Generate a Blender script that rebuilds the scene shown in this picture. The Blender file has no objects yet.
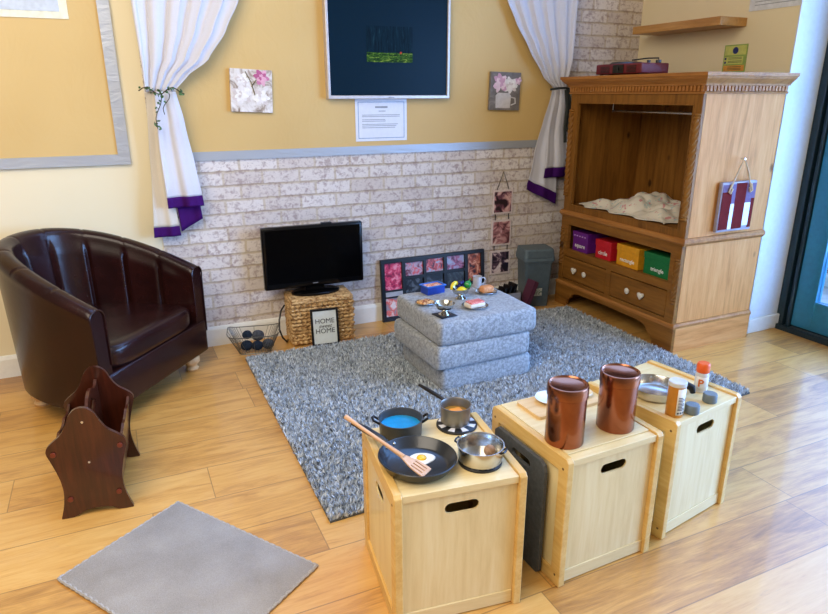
import bpy, bmesh, math, random
import numpy as np
from mathutils import Vector, Matrix, noise
random.seed(7)
PI = math.pi
SC = bpy.context.scene
COL = SC.collection

# ------------------------------------------------------------------ camera
yaw, pitch, roll = 0.432634, 0.320602, -0.00182
fwd = Vector((math.sin(yaw)*math.cos(pitch), math.cos(yaw)*math.cos(pitch), -math.sin(pitch)))
rgt = Vector((math.cos(yaw), -math.sin(yaw), 0)); upv = rgt.cross(fwd)
c_, s_ = math.cos(roll), math.sin(roll)
cx_ = c_*rgt + s_*upv; cy_ = -s_*rgt + c_*upv; cz_ = -fwd
cd = bpy.data.cameras.new('camera'); cam = bpy.data.objects.new('camera', cd); COL.objects.link(cam)
M4 = Matrix((cx_, cy_, cz_)).transposed().to_4x4(); M4.translation = Vector((0, 0, 1.6)); cam.matrix_world = M4
cd.sensor_width = 36; cd.lens = 36*641.28/828; cd.clip_start = .02
SC.camera = cam

# ------------------------------------------------------------------ world and light
w = bpy.data.worlds.new('world'); SC.world = w; w.use_nodes = True
nt = w.node_tree; bg = nt.nodes['Background']
tc = nt.nodes.new('ShaderNodeTexCoord'); sx_ = nt.nodes.new('ShaderNodeSeparateXYZ'); nt.links.new(tc.outputs['Generated'], sx_.inputs[0])
mr_ = nt.nodes.new('ShaderNodeMapRange'); nt.links.new(sx_.outputs[0], mr_.inputs[0]); mr_.inputs[1].default_value = -1; mr_.inputs[2].default_value = 1
rp_ = nt.nodes.new('ShaderNodeValToRGB'); nt.links.new(mr_.outputs[0], rp_.inputs[0]); e = rp_.color_ramp.elements   # dim warm rooms on one side, the garden sky on the other
e[0].position = .25; e[0].color = (.20, .17, .13, 1); e[1].position = .95; e[1].color = (1.5, 1.9, 2.6, 1); q = e.new(.55); q.color = (.36, .33, .30, 1); q = e.new(.75); q.color = (.52, .56, .62, 1)
dt_ = nt.nodes.new('ShaderNodeVectorMath'); dt_.operation = 'DOT_PRODUCT'; nt.links.new(tc.outputs['Generated'], dt_.inputs[0]); dt_.inputs[1].default_value = (.70, .42, .58)
ml_ = nt.nodes.new('ShaderNodeMapRange'); ml_.interpolation_type = 'SMOOTHSTEP'; nt.links.new(dt_.outputs['Value'], ml_.inputs[0]); ml_.inputs[1].default_value = .66; ml_.inputs[2].default_value = .92   # bright sky over the garden door
mx_ = nt.nodes.new('ShaderNodeMix'); mx_.data_type = 'RGBA'; nt.links.new(ml_.outputs[0], mx_.inputs[0]); nt.links.new(rp_.outputs[0], mx_.inputs[6]); mx_.inputs[7].default_value = (1.2, 2.3, 5.0, 1)
nt.links.new(mx_.outputs[2], bg.inputs[0]); bg.inputs[1].default_value = 0.78
def area(name, loc, target, sx, sy, power, colr):
    l = bpy.data.lights.new(name, 'AREA'); l.shape = 'RECTANGLE'; l.size = sx; l.size_y = sy; l.energy = power; l.color = colr
    o = bpy.data.objects.new(name, l); COL.objects.link(o); o.location = loc
    o.rotation_euler = (Vector(target)-Vector(loc)).to_track_quat('-Z', 'Y').to_euler()
    return o
area('door_daylight', (5.1, .55, 1.35), (1.0, 1.7, .1), 3.8, 2.3, 330, (.22, .47, 1.0))
area('ceiling_light', (-.7, 1.2, 3.0), (.5, 3.2, .3), 2.4, 2.4, 78, (1.0, .89, .74))  # warm ceiling lights, unseen above the room
area('room_light_left', (-2.6, .6, 2.2), (.6, 3.2, .6), 2.0, 2.0, 5, (1.0, .86, .66))
SC.view_settings.view_transform = 'Standard'; SC.view_settings.look = 'None'
SC.view_settings.exposure = 0.50; SC.view_settings.gamma = 1; SC.view_settings.use_curve_mapping = False

# ------------------------------------------------------------------ material helpers
def lin(r, g, b):
    f = lambda c: (c/255/12.92 if c/255 <= .04045 else ((c/255+.055)/1.055)**2.4)
    return (f(r), f(g), f(b), 1)
class NT:
    def __init__(s, name):
        s.m = bpy.data.materials.new(name); s.m.use_nodes = True; s.t = s.m.node_tree
        s.b = s.t.nodes['Principled BSDF']
    def n(s, typ, **k):
        nd = s.t.nodes.new('ShaderNode'+typ)
        for a, v in k.items(): setattr(nd, a, v)
        return nd
    def l(s, a, b): s.t.links.new(a, b)
    def val(s, sock, v):
        if isinstance(v, bpy.types.NodeSocket): s.l(v, sock)
        else: sock.default_value = v
    def math(s, op, a, b=0., c=0.):
        nd = s.n('Math', operation=op); s.val(nd.inputs[0], a); s.val(nd.inputs[1], b); s.val(nd.inputs[2], c); return nd.outputs[0]
    def pos(s, kind='Object'): return s.n('TexCoord').outputs[kind]
    def mapping(s, v, sc=(1, 1, 1), loc=(0, 0, 0), rot=(0, 0, 0)):
        nd = s.n('Mapping'); s.l(v, nd.inputs[0]); nd.inputs['Scale'].default_value = sc; nd.inputs['Location'].default_value = loc
        nd.inputs['Rotation'].default_value = rot; return nd.outputs[0]
    def noise(s, v, scale=5, detail=3, rough=.5, dist=0.):
        nd = s.n('TexNoise'); s.l(v, nd.inputs['Vector']); nd.inputs['Scale'].default_value = scale; nd.inputs['Detail'].default_value = detail
        nd.inputs['Roughness'].default_value = rough; nd.inputs['Distortion'].default_value = dist; return nd.outputs['Fac']
    def ramp(s, f, stops):
        nd = s.n('ValToRGB'); s.l(f, nd.inputs[0]); e = nd.color_ramp.elements
        e[0].position, e[0].color = stops[0]; e[1].position, e[1].color = stops[-1]
        for p, c in stops[1:-1]:
            x = e.new(p); x.color = c
        return nd.outputs[0]
    def mix(s, f, a, b, blend='MIX'):
        nd = s.n('Mix', data_type='RGBA', blend_type=blend); s.val(nd.inputs[0], f); s.val(nd.inputs[6], a); s.val(nd.inputs[7], b); return nd.outputs[2]
    def bump(s, h, strength=.3, dist=.01):
        nd = s.n('Bump'); s.l(h, nd.inputs['Height']); nd.inputs['Strength'].default_value = strength; nd.inputs['Distance'].default_value = dist
        s.l(nd.outputs[0], s.b.inputs['Normal'])
    def set(s, col=None, rough=.5, metal=0., spec=None, coat=0., trans=0., emis=None, es=0.):
        if col is not None: s.val(s.b.inputs['Base Color'], col)
        s.val(s.b.inputs['Roughness'], rough); s.b.inputs['Metallic'].default_value = metal
        if spec is not None: s.b.inputs['Specular IOR Level'].default_value = spec
        s.b.inputs['Coat Weight'].default_value = coat; s.b.inputs['Transmission Weight'].default_value = trans
        if emis is not None: s.val(s.b.inputs['Emission Color'], emis); s.b.inputs['Emission Strength'].default_value = es
        return s.m
_plain = {}
def plain(r, g, b, rough=.5, metal=0., name=None, coat=0., vary=.06, spec=None):
    k = (r, g, b, rough, metal, coat, spec)
    if k in _plain: return _plain[k]
    t = NT(name or 'paint_%d_%d_%d' % (r, g, b)); c = lin(r, g, b)
    f = t.noise(t.pos(), 35, 2)
    d = tuple(x*(1-vary*2) for x in c[:3])+(1,); e = tuple(min(1, x*(1+vary)) for x in c[:3])+(1,)
    m = t.set(t.ramp(f, [(.3, d), (.7, e)]), rough, metal, spec=spec, coat=coat)
    _plain[k] = m; return m

def wood(name, c1, c2, c3, rough=.45, axis='z', scale=1., knots=0.0, coat=0., seed=0., bump=.1, spec=.5):
    t = NT(name); p = t.pos()
    s = {'x': (1.2, 14, 14), 'y': (14, 1.2, 14), 'z': (14, 14, 1.2)}[axis]
    v = t.mapping(p, tuple(q*scale for q in s), (seed, seed*.7, seed*1.3))
    n1 = t.noise(v, 1.6, 5, .6, .9); n2 = t.noise(v, 6, 4, .7, .3)
    f = t.math('ADD', t.math('MULTIPLY', n1, .65), t.math('MULTIPLY', n2, .35))
    col = t.ramp(f, [(.33, c1), (.5, c2), (.68, c3)])
    if knots:
        vo = t.n('TexVoronoi'); vo.inputs['Scale'].default_value = 6.*scale
        mv = {'x': (.6, 1, 1), 'y': (1, .6, 1), 'z': (1, 1, .6)}[axis]
        t.l(t.mapping(p, mv, (seed+3, 1, 2)), vo.inputs['Vector'])
        k = t.ramp(vo.outputs['Distance'], [(.06, (1, 1, 1, 1)), (.11, (0, 0, 0, 1))])
        kk = t.math('MULTIPLY', k, knots)
        col = t.mix(kk, col, tuple(x*.35 for x in c1[:3])+(1,))
    t.bump(n2, bump, .004)
    return t.set(col, rough, coat=coat, spec=spec)

# ------------------------------------------------------------------ mesh builder
class MB:
    def __init__(s, *mats): s.bm = bmesh.new(); s.mats = list(mats); s.mi = 0; s.M = Matrix.Identity(4)
    def use(s, m):
        if m not in s.mats: s.mats.append(m)
        s.mi = s.mats.index(m); return s
    def xf(s, loc=(0, 0, 0), rz=0., rx=0., ry=0.):
        s.M = Matrix.Translation(loc) @ Matrix.Rotation(rz, 4, 'Z') @ Matrix.Rotation(ry, 4, 'Y') @ Matrix.Rotation(rx, 4, 'X'); return s
    def v(s, p): return s.bm.verts.new(s.M @ Vector(p))
    def f(s, vs, smooth=False):
        try:
            q = s.bm.faces.new(vs); q.material_index = s.mi; q.smooth = smooth; return q
        except ValueError: return None
    def box(s, a, b):
        (x0, y0, z0), (x1, y1, z1) = a, b
        V = [s.v(p) for p in ((x0, y0, z0), (x1, y0, z0), (x1, y1, z0), (x0, y1, z0), (x0, y0, z1), (x1, y0, z1), (x1, y1, z1), (x0, y1, z1))]
        for i in ((0, 3, 2, 1), (4, 5, 6, 7), (0, 1, 5, 4), (1, 2, 6, 5), (2, 3, 7, 6), (3, 0, 4, 7)): s.f([V[k] for k in i])
        return s
    def cbox(s, c, d): return s.box([c[i]-d[i]/2 for i in range(3)], [c[i]+d[i]/2 for i in range(3)])
    def lathe(s, prof, n=32, c=(0, 0, 0), axis='z', smooth=True, closed=False):
        rings = []
        for r, h in prof:
            if r < 1e-6: rings.append([s.v(s._ax(0, 0, h, c, axis))])
            else: rings.append([s.v(s._ax(r*math.cos(2*PI*i/n), r*math.sin(2*PI*i/n), h, c, axis)) for i in range(n)])
        R = list(zip(rings, rings[1:])) + ([(rings[-1], rings[0])] if closed else [])
        for A, B in R:
            for i in range(n):
                j = (i+1) % n
                if len(A) == 1 and len(B) == 1: continue
                if len(A) == 1: s.f([A[0], B[j], B[i]], smooth)
                elif len(B) == 1: s.f([A[i], A[j], B[0]], smooth)
                else: s.f([A[i], A[j], B[j], B[i]], smooth)
        return s
    @staticmethod
    def _ax(x, y, h, c, axis):
        if axis == 'z': return (c[0]+x, c[1]+y, c[2]+h)
        if axis == 'y': return (c[0]+x, c[1]+h, c[2]+y)
        return (c[0]+h, c[1]+x, c[2]+y)
    def cyl(s, c, r, h, n=24, axis='z', r2=None):
        r2 = r if r2 is None else r2
        return s.lathe([(0, 0), (r, 0), (r2, h), (0, h)], n, c, axis, smooth=False) if True else s
    def tube(s, pts, r, n=8, closed=False):
        P = [Vector(p) for p in pts]; N = len(P); rings = []
        rr = r if callable(r) else (lambda t: r)
        up = Vector((0, 0, 1)); prev = None
        for i, p in enumerate(P):
            if closed: d = P[(i+1) % N]-P[i-1]
            else: d = P[min(i+1, N-1)]-P[max(i-1, 0)]
            d.normalize()
            if prev is None: a = d.cross(up if abs(d.z) < .9 else Vector((1, 0, 0)))
            else: a = prev-d*prev.dot(d)
            a.normalize(); prev = a; b = d.cross(a); q = rr(i/max(1, N-1))
            rings.append([s.v(p+a*q*math.cos(2*PI*k/n)+b*q*math.sin(2*PI*k/n)) for k in range(n)])
        R = list(zip(rings, rings[1:])) + ([(rings[-1], rings[0])] if closed else [])
        for A, B in R:
            for k in range(n): s.f([A[k], A[(k+1) % n], B[(k+1) % n], B[k]], True)
        if not closed: s.f(rings[0][::-1]); s.f(rings[-1])
        return s
    def grid(s, fn, nu, nv, smooth=True, cu=False, cv=False, flip=False):
        V = [[s.v(fn(i/(nu if cu else nu-1), j/(nv if cv else nv-1))) for j in range(nv)] for i in range(nu)]
        for i in range(nu if cu else nu-1):
            for j in range(nv if cv else nv-1):
                q = [V[i][j], V[(i+1) % nu][j], V[(i+1) % nu][(j+1) % nv], V[i][(j+1) % nv]]
                s.f(q[::-1] if flip else q, smooth)
        return V
    def prism(s, outer, t0, t1, plane='xz', holes=()):
        """2-D outline (with holes) extruded between t0 and t1 along the axis missing from plane."""
        def mk(a, b, t):
            return {'xz': (a, t, b), 'xy': (a, b, t), 'yz': (t, a, b)}[plane]
        tmp = bmesh.new(); loops = []
        for L in [outer, *holes]:
            vs = [tmp.verts.new(mk(a, b, t0)) for a, b in L]
            loops.append(vs)
            for i in range(len(vs)): tmp.edges.new((vs[i], vs[(i+1) % len(vs)]))
        bmesh.ops.triangle_fill(tmp, edges=tmp.edges[:], use_beauty=True)
        tmp.verts.index_update(); base = [v.co.copy() for v in tmp.verts]; fc = [[v.index for v in f.verts] for f in tmp.faces]
        ax = {'xz': 1, 'xy': 2, 'yz': 0}[plane]
        A = [s.v(p) for p in base]; B = []
        for p in base:
            q = p.copy(); q[ax] = t1; B.append(s.v(q))
        for f in fc: s.f([A[i] for i in f]); s.f([B[i] for i in f][::-1])
        k = 0
        for L in loops:
            n = len(L)
            for i in range(n):
                a, b = k+i, k+(i+1) % n
                s.f([A[a], A[b], B[b], B[a]])
            k += n
        tmp.free(); return s
    def rbox(s, a, b, r=.02, seg=4, smooth=True):
        """box with rounded edges"""
        t = bmesh.new(); bmesh.ops.create_cube(t, size=1)
        for v in t.verts:
            for i in range(3): v.co[i] = (a[i]+b[i])/2+v.co[i]*(b[i]-a[i])
        bmesh.ops.bevel(t, geom=t.edges[:], offset=r, segments=seg, profile=.5, affect='EDGES', clamp_overlap=True)
        t.verts.index_update(); V = [s.v(v.co) for v in t.verts]
        for f in t.faces: s.f([V[v.index] for v in f.verts], smooth)
        t.free(); return s
    def ball(s, c, r, seg=16, rings=10, sc=(1, 1, 1)):
        s.grid(lambda u, v: (c[0]+r*sc[0]*math.sin(PI*min(max(v, .001), .999))*math.cos(2*PI*u), c[1]+r*sc[1]*math.sin(PI*min(max(v, .001), .999))*math.sin(2*PI*u), c[2]+r*sc[2]*math.cos(PI*v)), seg, rings, cu=True, flip=True)
        return s
    def build(s, name, mat=None, parent=None, bevel=0., seg=2, sub=0, solid=0.):
        me = bpy.data.meshes.new(name)
        bmesh.ops.recalc_face_normals(s.bm, faces=s.bm.faces[:])
        for e in s.bm.edges:
            if len(e.link_faces) == 2 and e.calc_face_angle(0) > .75: e.smooth = False
        s.bm.to_mesh(me); s.bm.free()
        if mat is not None and not s.mats: s.mats = [mat]
        for m in s.mats: me.materials.append(m)
        o = bpy.data.objects.new(name, me); COL.objects.link(o)
        if parent: o.parent = parent
        if bevel:
            md = o.modifiers.new('bevel', 'BEVEL'); md.width = bevel; md.segments = seg; md.limit_method = 'ANGLE'; md.angle_limit = math.radians(40); md.harden_normals = False
        if solid:
            md = o.modifiers.new('solid', 'SOLIDIFY'); md.thickness = solid; md.offset = 0
        if sub:
            md = o.modifiers.new('sub', 'SUBSURF'); md.levels = sub; md.render_levels = sub
        return o
def tag(o, label=None, cat=None, group=None, kind=None):
    if label: o['label'] = label
    if cat: o['category'] = cat
    if group: o['group'] = group
    if kind: o['kind'] = kind
    return o
def empty(name, loc=(0, 0, 0), rz=0., label=None, cat=None, group=None):
    o = bpy.data.objects.new(name, None); COL.objects.link(o); o.location = loc; o.rotation_euler = (0, 0, rz); o.empty_display_size = .05
    return tag(o, label, cat, group)
def struct(name, mb, mat=None, parent=None, **k): return tag(mb.build(name, mat, parent, **k), kind='structure')
def copy_tree(o, parent=None):
    c = o.copy(); COL.objects.link(c); c.parent = parent
    for ch in [x for x in bpy.data.objects if x.parent == o]: copy_tree(ch, c)
    return c
def text(s, body, size, M, mat, name='lettering', parent=None, extrude=.0006, align='CENTER', shear=0., bold=0.):
    cu = bpy.data.curves.new('t', 'FONT'); cu.body = body; cu.size = size; cu.extrude = extrude; cu.align_x = align; cu.align_y = 'CENTER'; cu.shear = shear; cu.offset = bold; cu.resolution_u = 3
    o = bpy.data.objects.new('t', cu); COL.objects.link(o)
    dg = bpy.context.evaluated_depsgraph_get(); me = bpy.data.meshes.new_from_object(o.evaluated_get(dg))
    bpy.data.objects.remove(o); me.transform(M); me.materials.clear(); me.materials.append(mat)
    r = bpy.data.objects.new(name, me); COL.objects.link(r); r.parent = parent; return r
# text frames: facing -y (readable from the room) / facing -x
def face_y(x, y, z): return Matrix.Translation((x, y, z)) @ Matrix.Rotation(PI/2, 4, 'X')
def face_x(x, y, z): return Matrix.Translation((x, y, z)) @ Matrix.Rotation(-PI/2, 4, 'Z') @ Matrix.Rotation(PI/2, 4, 'X')
def slot(cx, cz, w, h, n=6):
    r = h/2; P = []
    for i in range(n+1): a = -PI/2+PI*i/n; P.append((cx+w/2-r+r*math.cos(a), cz+r*math.sin(a)))
    for i in range(n+1): a = PI/2+PI*i/n; P.append((cx-w/2+r+r*math.cos(a), cz+r*math.sin(a)))
    return P
def rect(x0, z0, x1, z1): return [(x0, z0), (x1, z0), (x1, z1), (x0, z1)]

WALL = 4.207
# ------------------------------------------------------------------ shared materials
def m_floor():
    t = NT('oak_plank_vinyl'); p = t.n('NewGeometry').outputs['Position']
    sx = t.n('SeparateXYZ'); t.l(p, sx.inputs[0]); X, Y = sx.outputs[0], sx.outputs[1]
    W, L = .2535, 1.22
    ry = t.math('DIVIDE', t.math('SUBTRACT', Y, 1.161), W); row = t.math('FLOOR', ry); fy = t.math('FRACT', ry)
    wn = t.n('TexWhiteNoise', noise_dimensions='1D'); t.l(row, wn.inputs['W'])
    xx = t.math('ADD', t.math('DIVIDE', X, L), t.math('MULTIPLY', wn.outputs['Value'], 7.)); pid = t.math('FLOOR', xx); fx = t.math('FRACT', xx)
    cb = t.n('CombineXYZ'); t.l(row, cb.inputs[0]); t.l(pid, cb.inputs[1])
    w2 = t.n('TexWhiteNoise', noise_dimensions='2D'); t.l(cb.outputs[0], w2.inputs['Vector']); R = w2.outputs['Value']
    off = t.n('CombineXYZ'); t.l(t.math('MULTIPLY', R, 31.), off.inputs[0]); t.l(t.math('MULTIPLY', R, 17.), off.inputs[1])
    av = t.n('VectorMath', operation='ADD'); t.l(p, av.inputs[0]); t.l(off.outputs[0], av.inputs[1]); q = av.outputs[0]
    g1 = t.noise(t.mapping(q, (1.1, 7, 1)), 2.2, 6, .62, 1.2)
    g2 = t.noise(t.mapping(q, (2.5, 45, 1)), 3, 4, .7, .4)
    g3 = t.noise(t.mapping(q, (1.5, 3, 1)), 1.8, 3, .5, .5)
    f = t.math('ADD', t.math('ADD', t.math('MULTIPLY', g1, .5), t.math('MULTIPLY', g2, .25)), t.math('ADD', t.math('MULTIPLY', g3, .12), t.math('MULTIPLY', R, .15)))
    col = t.ramp(f, [(.28, lin(128, 84, 36)), (.42, lin(180, 127, 58)), (.53, lin(208, 154, 76)), (.72, lin(224, 178, 102))])
    # darker grain smudges of the printed oak
    g4 = t.noise(t.mapping(q, (3, 16, 1)), 2.0, 5, .7, 1.5)
    col = t.mix(t.ramp(g4, [(.60, (0, 0, 0, 1)), (.78, (.30, .30, .30, 1))]), col, lin(122, 84, 48))
    e1 = t.math('LESS_THAN', t.math('MINIMUM', fy, t.math('SUBTRACT', 1., fy)), .009)
    e2 = t.math('LESS_THAN', t.math('MINIMUM', fx, t.math('SUBTRACT', 1., fx)), .0016)
    e = t.math('MAXIMUM', e1, e2)
    col = t.mix(t.math('MULTIPLY', e, .55), col, lin(96, 64, 34))
    t.bump(t.math('SUBTRACT', t.math('MULTIPLY', g2, .5), e), .12, .003)
    return t.set(col, t.math('ADD', .38, t.math('MULTIPLY', g2, .06)), spec=.9, coat=.3)
def m_brick():
    t = NT('whitewashed_brick_wallpaper'); p = t.n('NewGeometry').outputs['Position']
    sx = t.n('SeparateXYZ'); t.l(p, sx.inputs[0]); cb = t.n('CombineXYZ'); t.l(sx.outputs[0], cb.inputs[0]); t.l(sx.outputs[2], cb.inputs[1])
    q = cb.outputs[0]
    d = t.n('TexNoise'); t.l(q, d.inputs['Vector']); d.inputs['Scale'].default_value = 16; d.inputs['Detail'].default_value = 3
    av = t.n('VectorMath', operation='MULTIPLY_ADD'); t.l(d.outputs['Color'], av.inputs[0]); av.inputs[1].default_value = (.014, .014, 0); t.l(q, av.inputs[2]); q2 = av.outputs[0]
    b = t.n('TexBrick'); t.l(q2, b.inputs['Vector']); b.inputs['Scale'].default_value = 1
    b.inputs['Brick Width'].default_value = .245; b.inputs['Row Height'].default_value = .088; b.inputs['Mortar Size'].default_value = .010; b.inputs['Mortar Smooth'].default_value = .5
    b.offset = .43
    b.inputs['Color1'].default_value = lin(228, 221, 216); b.inputs['Color2'].default_value = lin(208, 197, 190); b.inputs['Mortar'].default_value = lin(202, 188, 168)
    n1 = t.noise(q, 34, 5, .68, .6); n2 = t.noise(q, 9, 3, .6, .5); n3 = t.noise(t.mapping(q, (1, 2.2, 1)), 50, 3, .6)
    f = t.math('ADD', t.math('MULTIPLY', n1, .72), t.math('MULTIPLY', n2, .28))
    c = t.mix(t.ramp(f, [(.50, (0, 0, 0, 1)), (.60, (.7, .7, .7, 1))]), b.outputs['Color'], lin(156, 134, 130))
    c = t.mix(t.ramp(n3, [(.59, (0, 0, 0, 1)), (.68, (.6, .6, .6, 1))]), c, lin(140, 124, 134))
    # dark line below each course
    z = t.n('SeparateXYZ'); t.l(q2, z.inputs[0])
    fr = t.math('FRACT', t.math('DIVIDE', z.outputs[1], .088)); ln = t.math('MULTIPLY', t.math('LESS_THAN', fr, .11), t.ramp(n2, [(.35, (.15, .15, .15, 1)), (.6, (.6, .6, .6, 1))]))
    c = t.mix(ln, c, lin(140, 122, 108))
    t.bump(f, .1, .002)
    return t.set(c, .75, spec=.2)
def m_backing():
    t = NT('gold_backing_paper'); p = t.pos()
    n = t.noise(p, 1.3, 2, .5); n2 = t.noise(t.mapping(p, (1, 1, .6)), 4.5, 4, .6, 1.0)
    t.bump(n2, .22, .02)
    return t.set(t.ramp(n, [(.3, lin(206, 172, 108)), (.7, lin(215, 183, 120))]), .62)
def m_cream(name, a, b):
    t = NT(name); p = t.pos(); n = t.noise(p, 120, 2); t.bump(n, .05, .002)
    return t.set(t.ramp(t.noise(p, 1.1, 2), [(.3, a), (.7, b)]), .6)
def m_fabric(name, a, b, scale=250, rough=.9, sheen=.0, bump=.3, detail=2):
    t = NT(name); p = t.pos(); n = t.noise(p, scale, detail, .6); t.bump(n, bump, .003)
    m = t.set(t.ramp(n, [(.3, a), (.7, b)]), rough, spec=.1); t.b.inputs['Sheen Weight'].default_value = sheen; return m
FLOOR = m_floor(); BRICK = m_brick(); GOLD = m_backing()
CREAM = m_cream('cream_wall_paint', lin(232, 219, 184), lin(236, 224, 190)); CREAMR = m_cream('cream_wall_paint_right', lin(236, 220, 182), lin(240, 226, 190))
WHITEP = plain(236, 236, 230, .4, name='white_gloss_paint', vary=.02)
SILVER = NT('silver_border_paper'); SILVER = (lambda t: (t.bump(t.noise(t.mapping(t.pos(), (2, 1, 6)), 3, 3, .6, 1.), .4, .01), t.set(lin(176, 180, 186), .42, .35))[1])(SILVER)
STEEL = plain(205, 203, 198, .22, 1., 'brushed_steel', vary=.03)
BLACK = plain(14, 14, 16, .35, name='black_plastic', vary=.02)
BLACKG = plain(5, 5, 7, .16, name='black_gloss', vary=.02, spec=.3)
PLY = {a: wood('birch_ply_'+a, lin(216, 188, 130), lin(229, 204, 148), lin(236, 215, 164), .38, a, .75, bump=.04, coat=.15) for a in 'xyz'}
PLYE = {a: wood('beech_edge_'+a, lin(206, 160, 84), lin(221, 179, 104), lin(231, 198, 128), .4, a, 1., bump=.05, coat=.1, seed=2.) for a in 'xyz'}
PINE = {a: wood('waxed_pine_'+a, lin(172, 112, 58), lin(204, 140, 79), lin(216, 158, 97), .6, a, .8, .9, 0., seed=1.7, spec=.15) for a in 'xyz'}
PINE_SHADED = {a: wood('shaded_pine_'+a, lin(100, 63, 21), lin(134, 88, 33), lin(152, 104, 43), .55, a, .8, .9, 0., seed=5., spec=.25) for a in 'xyz'}  # same pine, with the shade of front and inside put into its colour
MAHOG = {a: wood('mahogany_'+a, lin(46, 18, 9), lin(64, 26, 13), lin(82, 35, 19), .28, a, 1.2, 0, .3, seed=.4) for a in 'xyz'}

# ------------------------------------------------------------------ setting
struct('floor', MB().box((-4, -2.5, -.06), (4.25, WALL+.1, 0)), FLOOR)
struct('wall_back', MB().box((-4, WALL, 0), (4.1, WALL+.12, 2.9)), CREAM)
struct('wall_brick_paper', MB().box((.225, WALL-.004, 0), (3.9, WALL+.01, 2.9)), BRICK).name = 'trim_1'
struct('wall_right', MB().box((3.9, 2.87, 0), (4.26, WALL+.02, 2.9)), CREAMR)
struct('trim_2', MB().box((3.895, 2.862, 0), (4.25, 2.872, 2.9)), plain(226, 230, 234, .5, name='white_return_paint', vary=.02))
def skirting(name, x0, x1):
    mb = MB().prism([(WALL, 0), (WALL-.02, 0), (WALL-.02, .112), (WALL-.014, .128), (WALL-.006, .134), (WALL, .134)], x0, x1, 'yz')
    return struct(name, mb, WHITEP)
skirting('baseboard_back', -4, 3.9)
struct('baseboard_right', MB().box((3.88, 2.838, 0), (4.215, 2.862, .105)), WHITEP, bevel=.006)
struct('ground_outside', MB().box((4.25, -4, -.14), (12, 9, -.08)), (lambda t: (t.bump(t.noise(t.pos(), 60, 3), .3), t.set(t.ramp(t.noise(t.pos(), 8, 4), [(.3, lin(150, 152, 150)), (.7, lin(186, 188, 184))]), .8))[1])(NT('grey_paving')))

# display paper with its border, the wall board at the far left
bk = tag(MB().box((.3, WALL-.010, 1.24), (3.12, WALL-.004, 2.75)).build('backing_paper', GOLD), 'mustard gold backing paper covering the wall behind the wall monitor', 'display board')
tag(MB().box((.3, WALL-.016, 1.212), (3.12, WALL-.0105, 1.266)).build('border_strip', SILVER), 'long silver border strip along the bottom of the gold backing paper', 'border strip')
brd = empty('display_board', (-.9, WALL-.012, 1.2), label='gold display board with a silver paper frame above the brown armchair', cat='display board')
MB().box((-1.1, -.002, .04), (.945, .011, 1.6)).build('backing_paper', GOLD, brd)
MB().box((-1.1, -.010, .012), (1.003, -.0025, .07)).build('silver_border', SILVER, brd)
MB().box((.940, -.0115, .012), (1.003, -.0105, 1.6)).build('silver_border', SILVER, brd)
pp = empty('poster', (-.45, WALL-.02, 1.985), label='pale paper notice pinned on the gold board at top left', cat='poster')
MB().box((-.5, 0, 0), (.345, .004, .5)).build('sheet', plain(236, 232, 206, .7, name='cream_card'), pp)
MB().box((-.5, -.003, .035), (.305, -.0005, .46)).build('print', plain(200, 208, 216, .6, name='pale_blue_print'), pp)

# ------------------------------------------------------------------ glazed door on the right
NAVY = plain(18, 44, 58, .35, name='dark_frame_paint'); BLUE = plain(28, 116, 152, .3, name='teal_blue_paint', coat=.2)
th = struct('door_1', MB().box((4.18, -1.2, 0), (4.36, 2.862, .028)), plain(150, 156, 160, .35, .8, name='aluminium_sill'))
struct('door_track', MB().box((4.165, -1.2, 0), (4.183, 2.862, .036)).box((4.24, -1.2, .028), (4.25, 2.862, .045)), NAVY, th)
fr = MB()
for y0, y1, x0 in ((2.81, 2.862, 4.19), (2.79, 2.81, 4.225), (2.765, 2.79, 4.20)): fr.box((x0, y0, .02), (4.30, y1, 2.75))
struct('door_frame', fr, NAVY, th, bevel=.004)
lf = MB().box((4.215, 2.62, .045), (4.275, 2.763, 2.7)).box((4.215, 1.62, .045), (4.275, 2.62, .25)).box((4.215, 1.62, .25), (4.275, 1.75, 2.7))
struct('door_leaf', lf, BLUE, th, bevel=.005)
gl = NT('door_glass'); GLASS = gl.set((.92, .97, 1, 1), .0, trans=1.); gl.b.inputs['IOR'].default_value = 1.05
struct('door_glass', MB().box((4.240, 1.75, .25), (4.250, 2.62, 2.7)), GLASS, th)
struct('door_stile', MB().box((4.20, 1.50, .045), (4.28, 1.60, 2.7)), NAVY, th, bevel=.004)
# garden things seen through the pane
pier = MB()
rb = NT('red_garden_brick'); b_ = rb.n('TexBrick'); rb.l(rb.mapping(rb.pos(), (4, 4, 4), rot=(PI/2, 0, 0)), b_.inputs['Vector'])
b_.inputs['Color1'].default_value = lin(150, 60, 42); b_.inputs['Color2'].default_value = lin(170, 78, 56); b_.inputs['Mortar'].default_value = lin(190, 180, 170); RB = rb.set(b_.outputs[0], .8)
pr = empty('garden_planter', (6.0, 3.55, -.08), label='red planter box on pale blocks outside the glass door', cat='planter')
MB().box((-.2, -.9, .12), (.3, .28, .62)).build('planter_box', RB, pr, bevel=.01)
MB().box((-.24, -.95, 0), (.34, .33, .12)).build('block_base', plain(206, 212, 212, .7, name='pale_block'), pr, bevel=.01)
fence = MB()
for i in range(22): fence.box((9.0+.01*(i % 2), -2+i*.46, -.08), (9.03+.01*(i % 2), -1.57+i*.46, 1.7))
tag(fence.build('garden_fence', plain(120, 140, 150, .7, name='blue_grey_fence')), 'blue-grey board fence beyond the glass door', 'fence')

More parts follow.
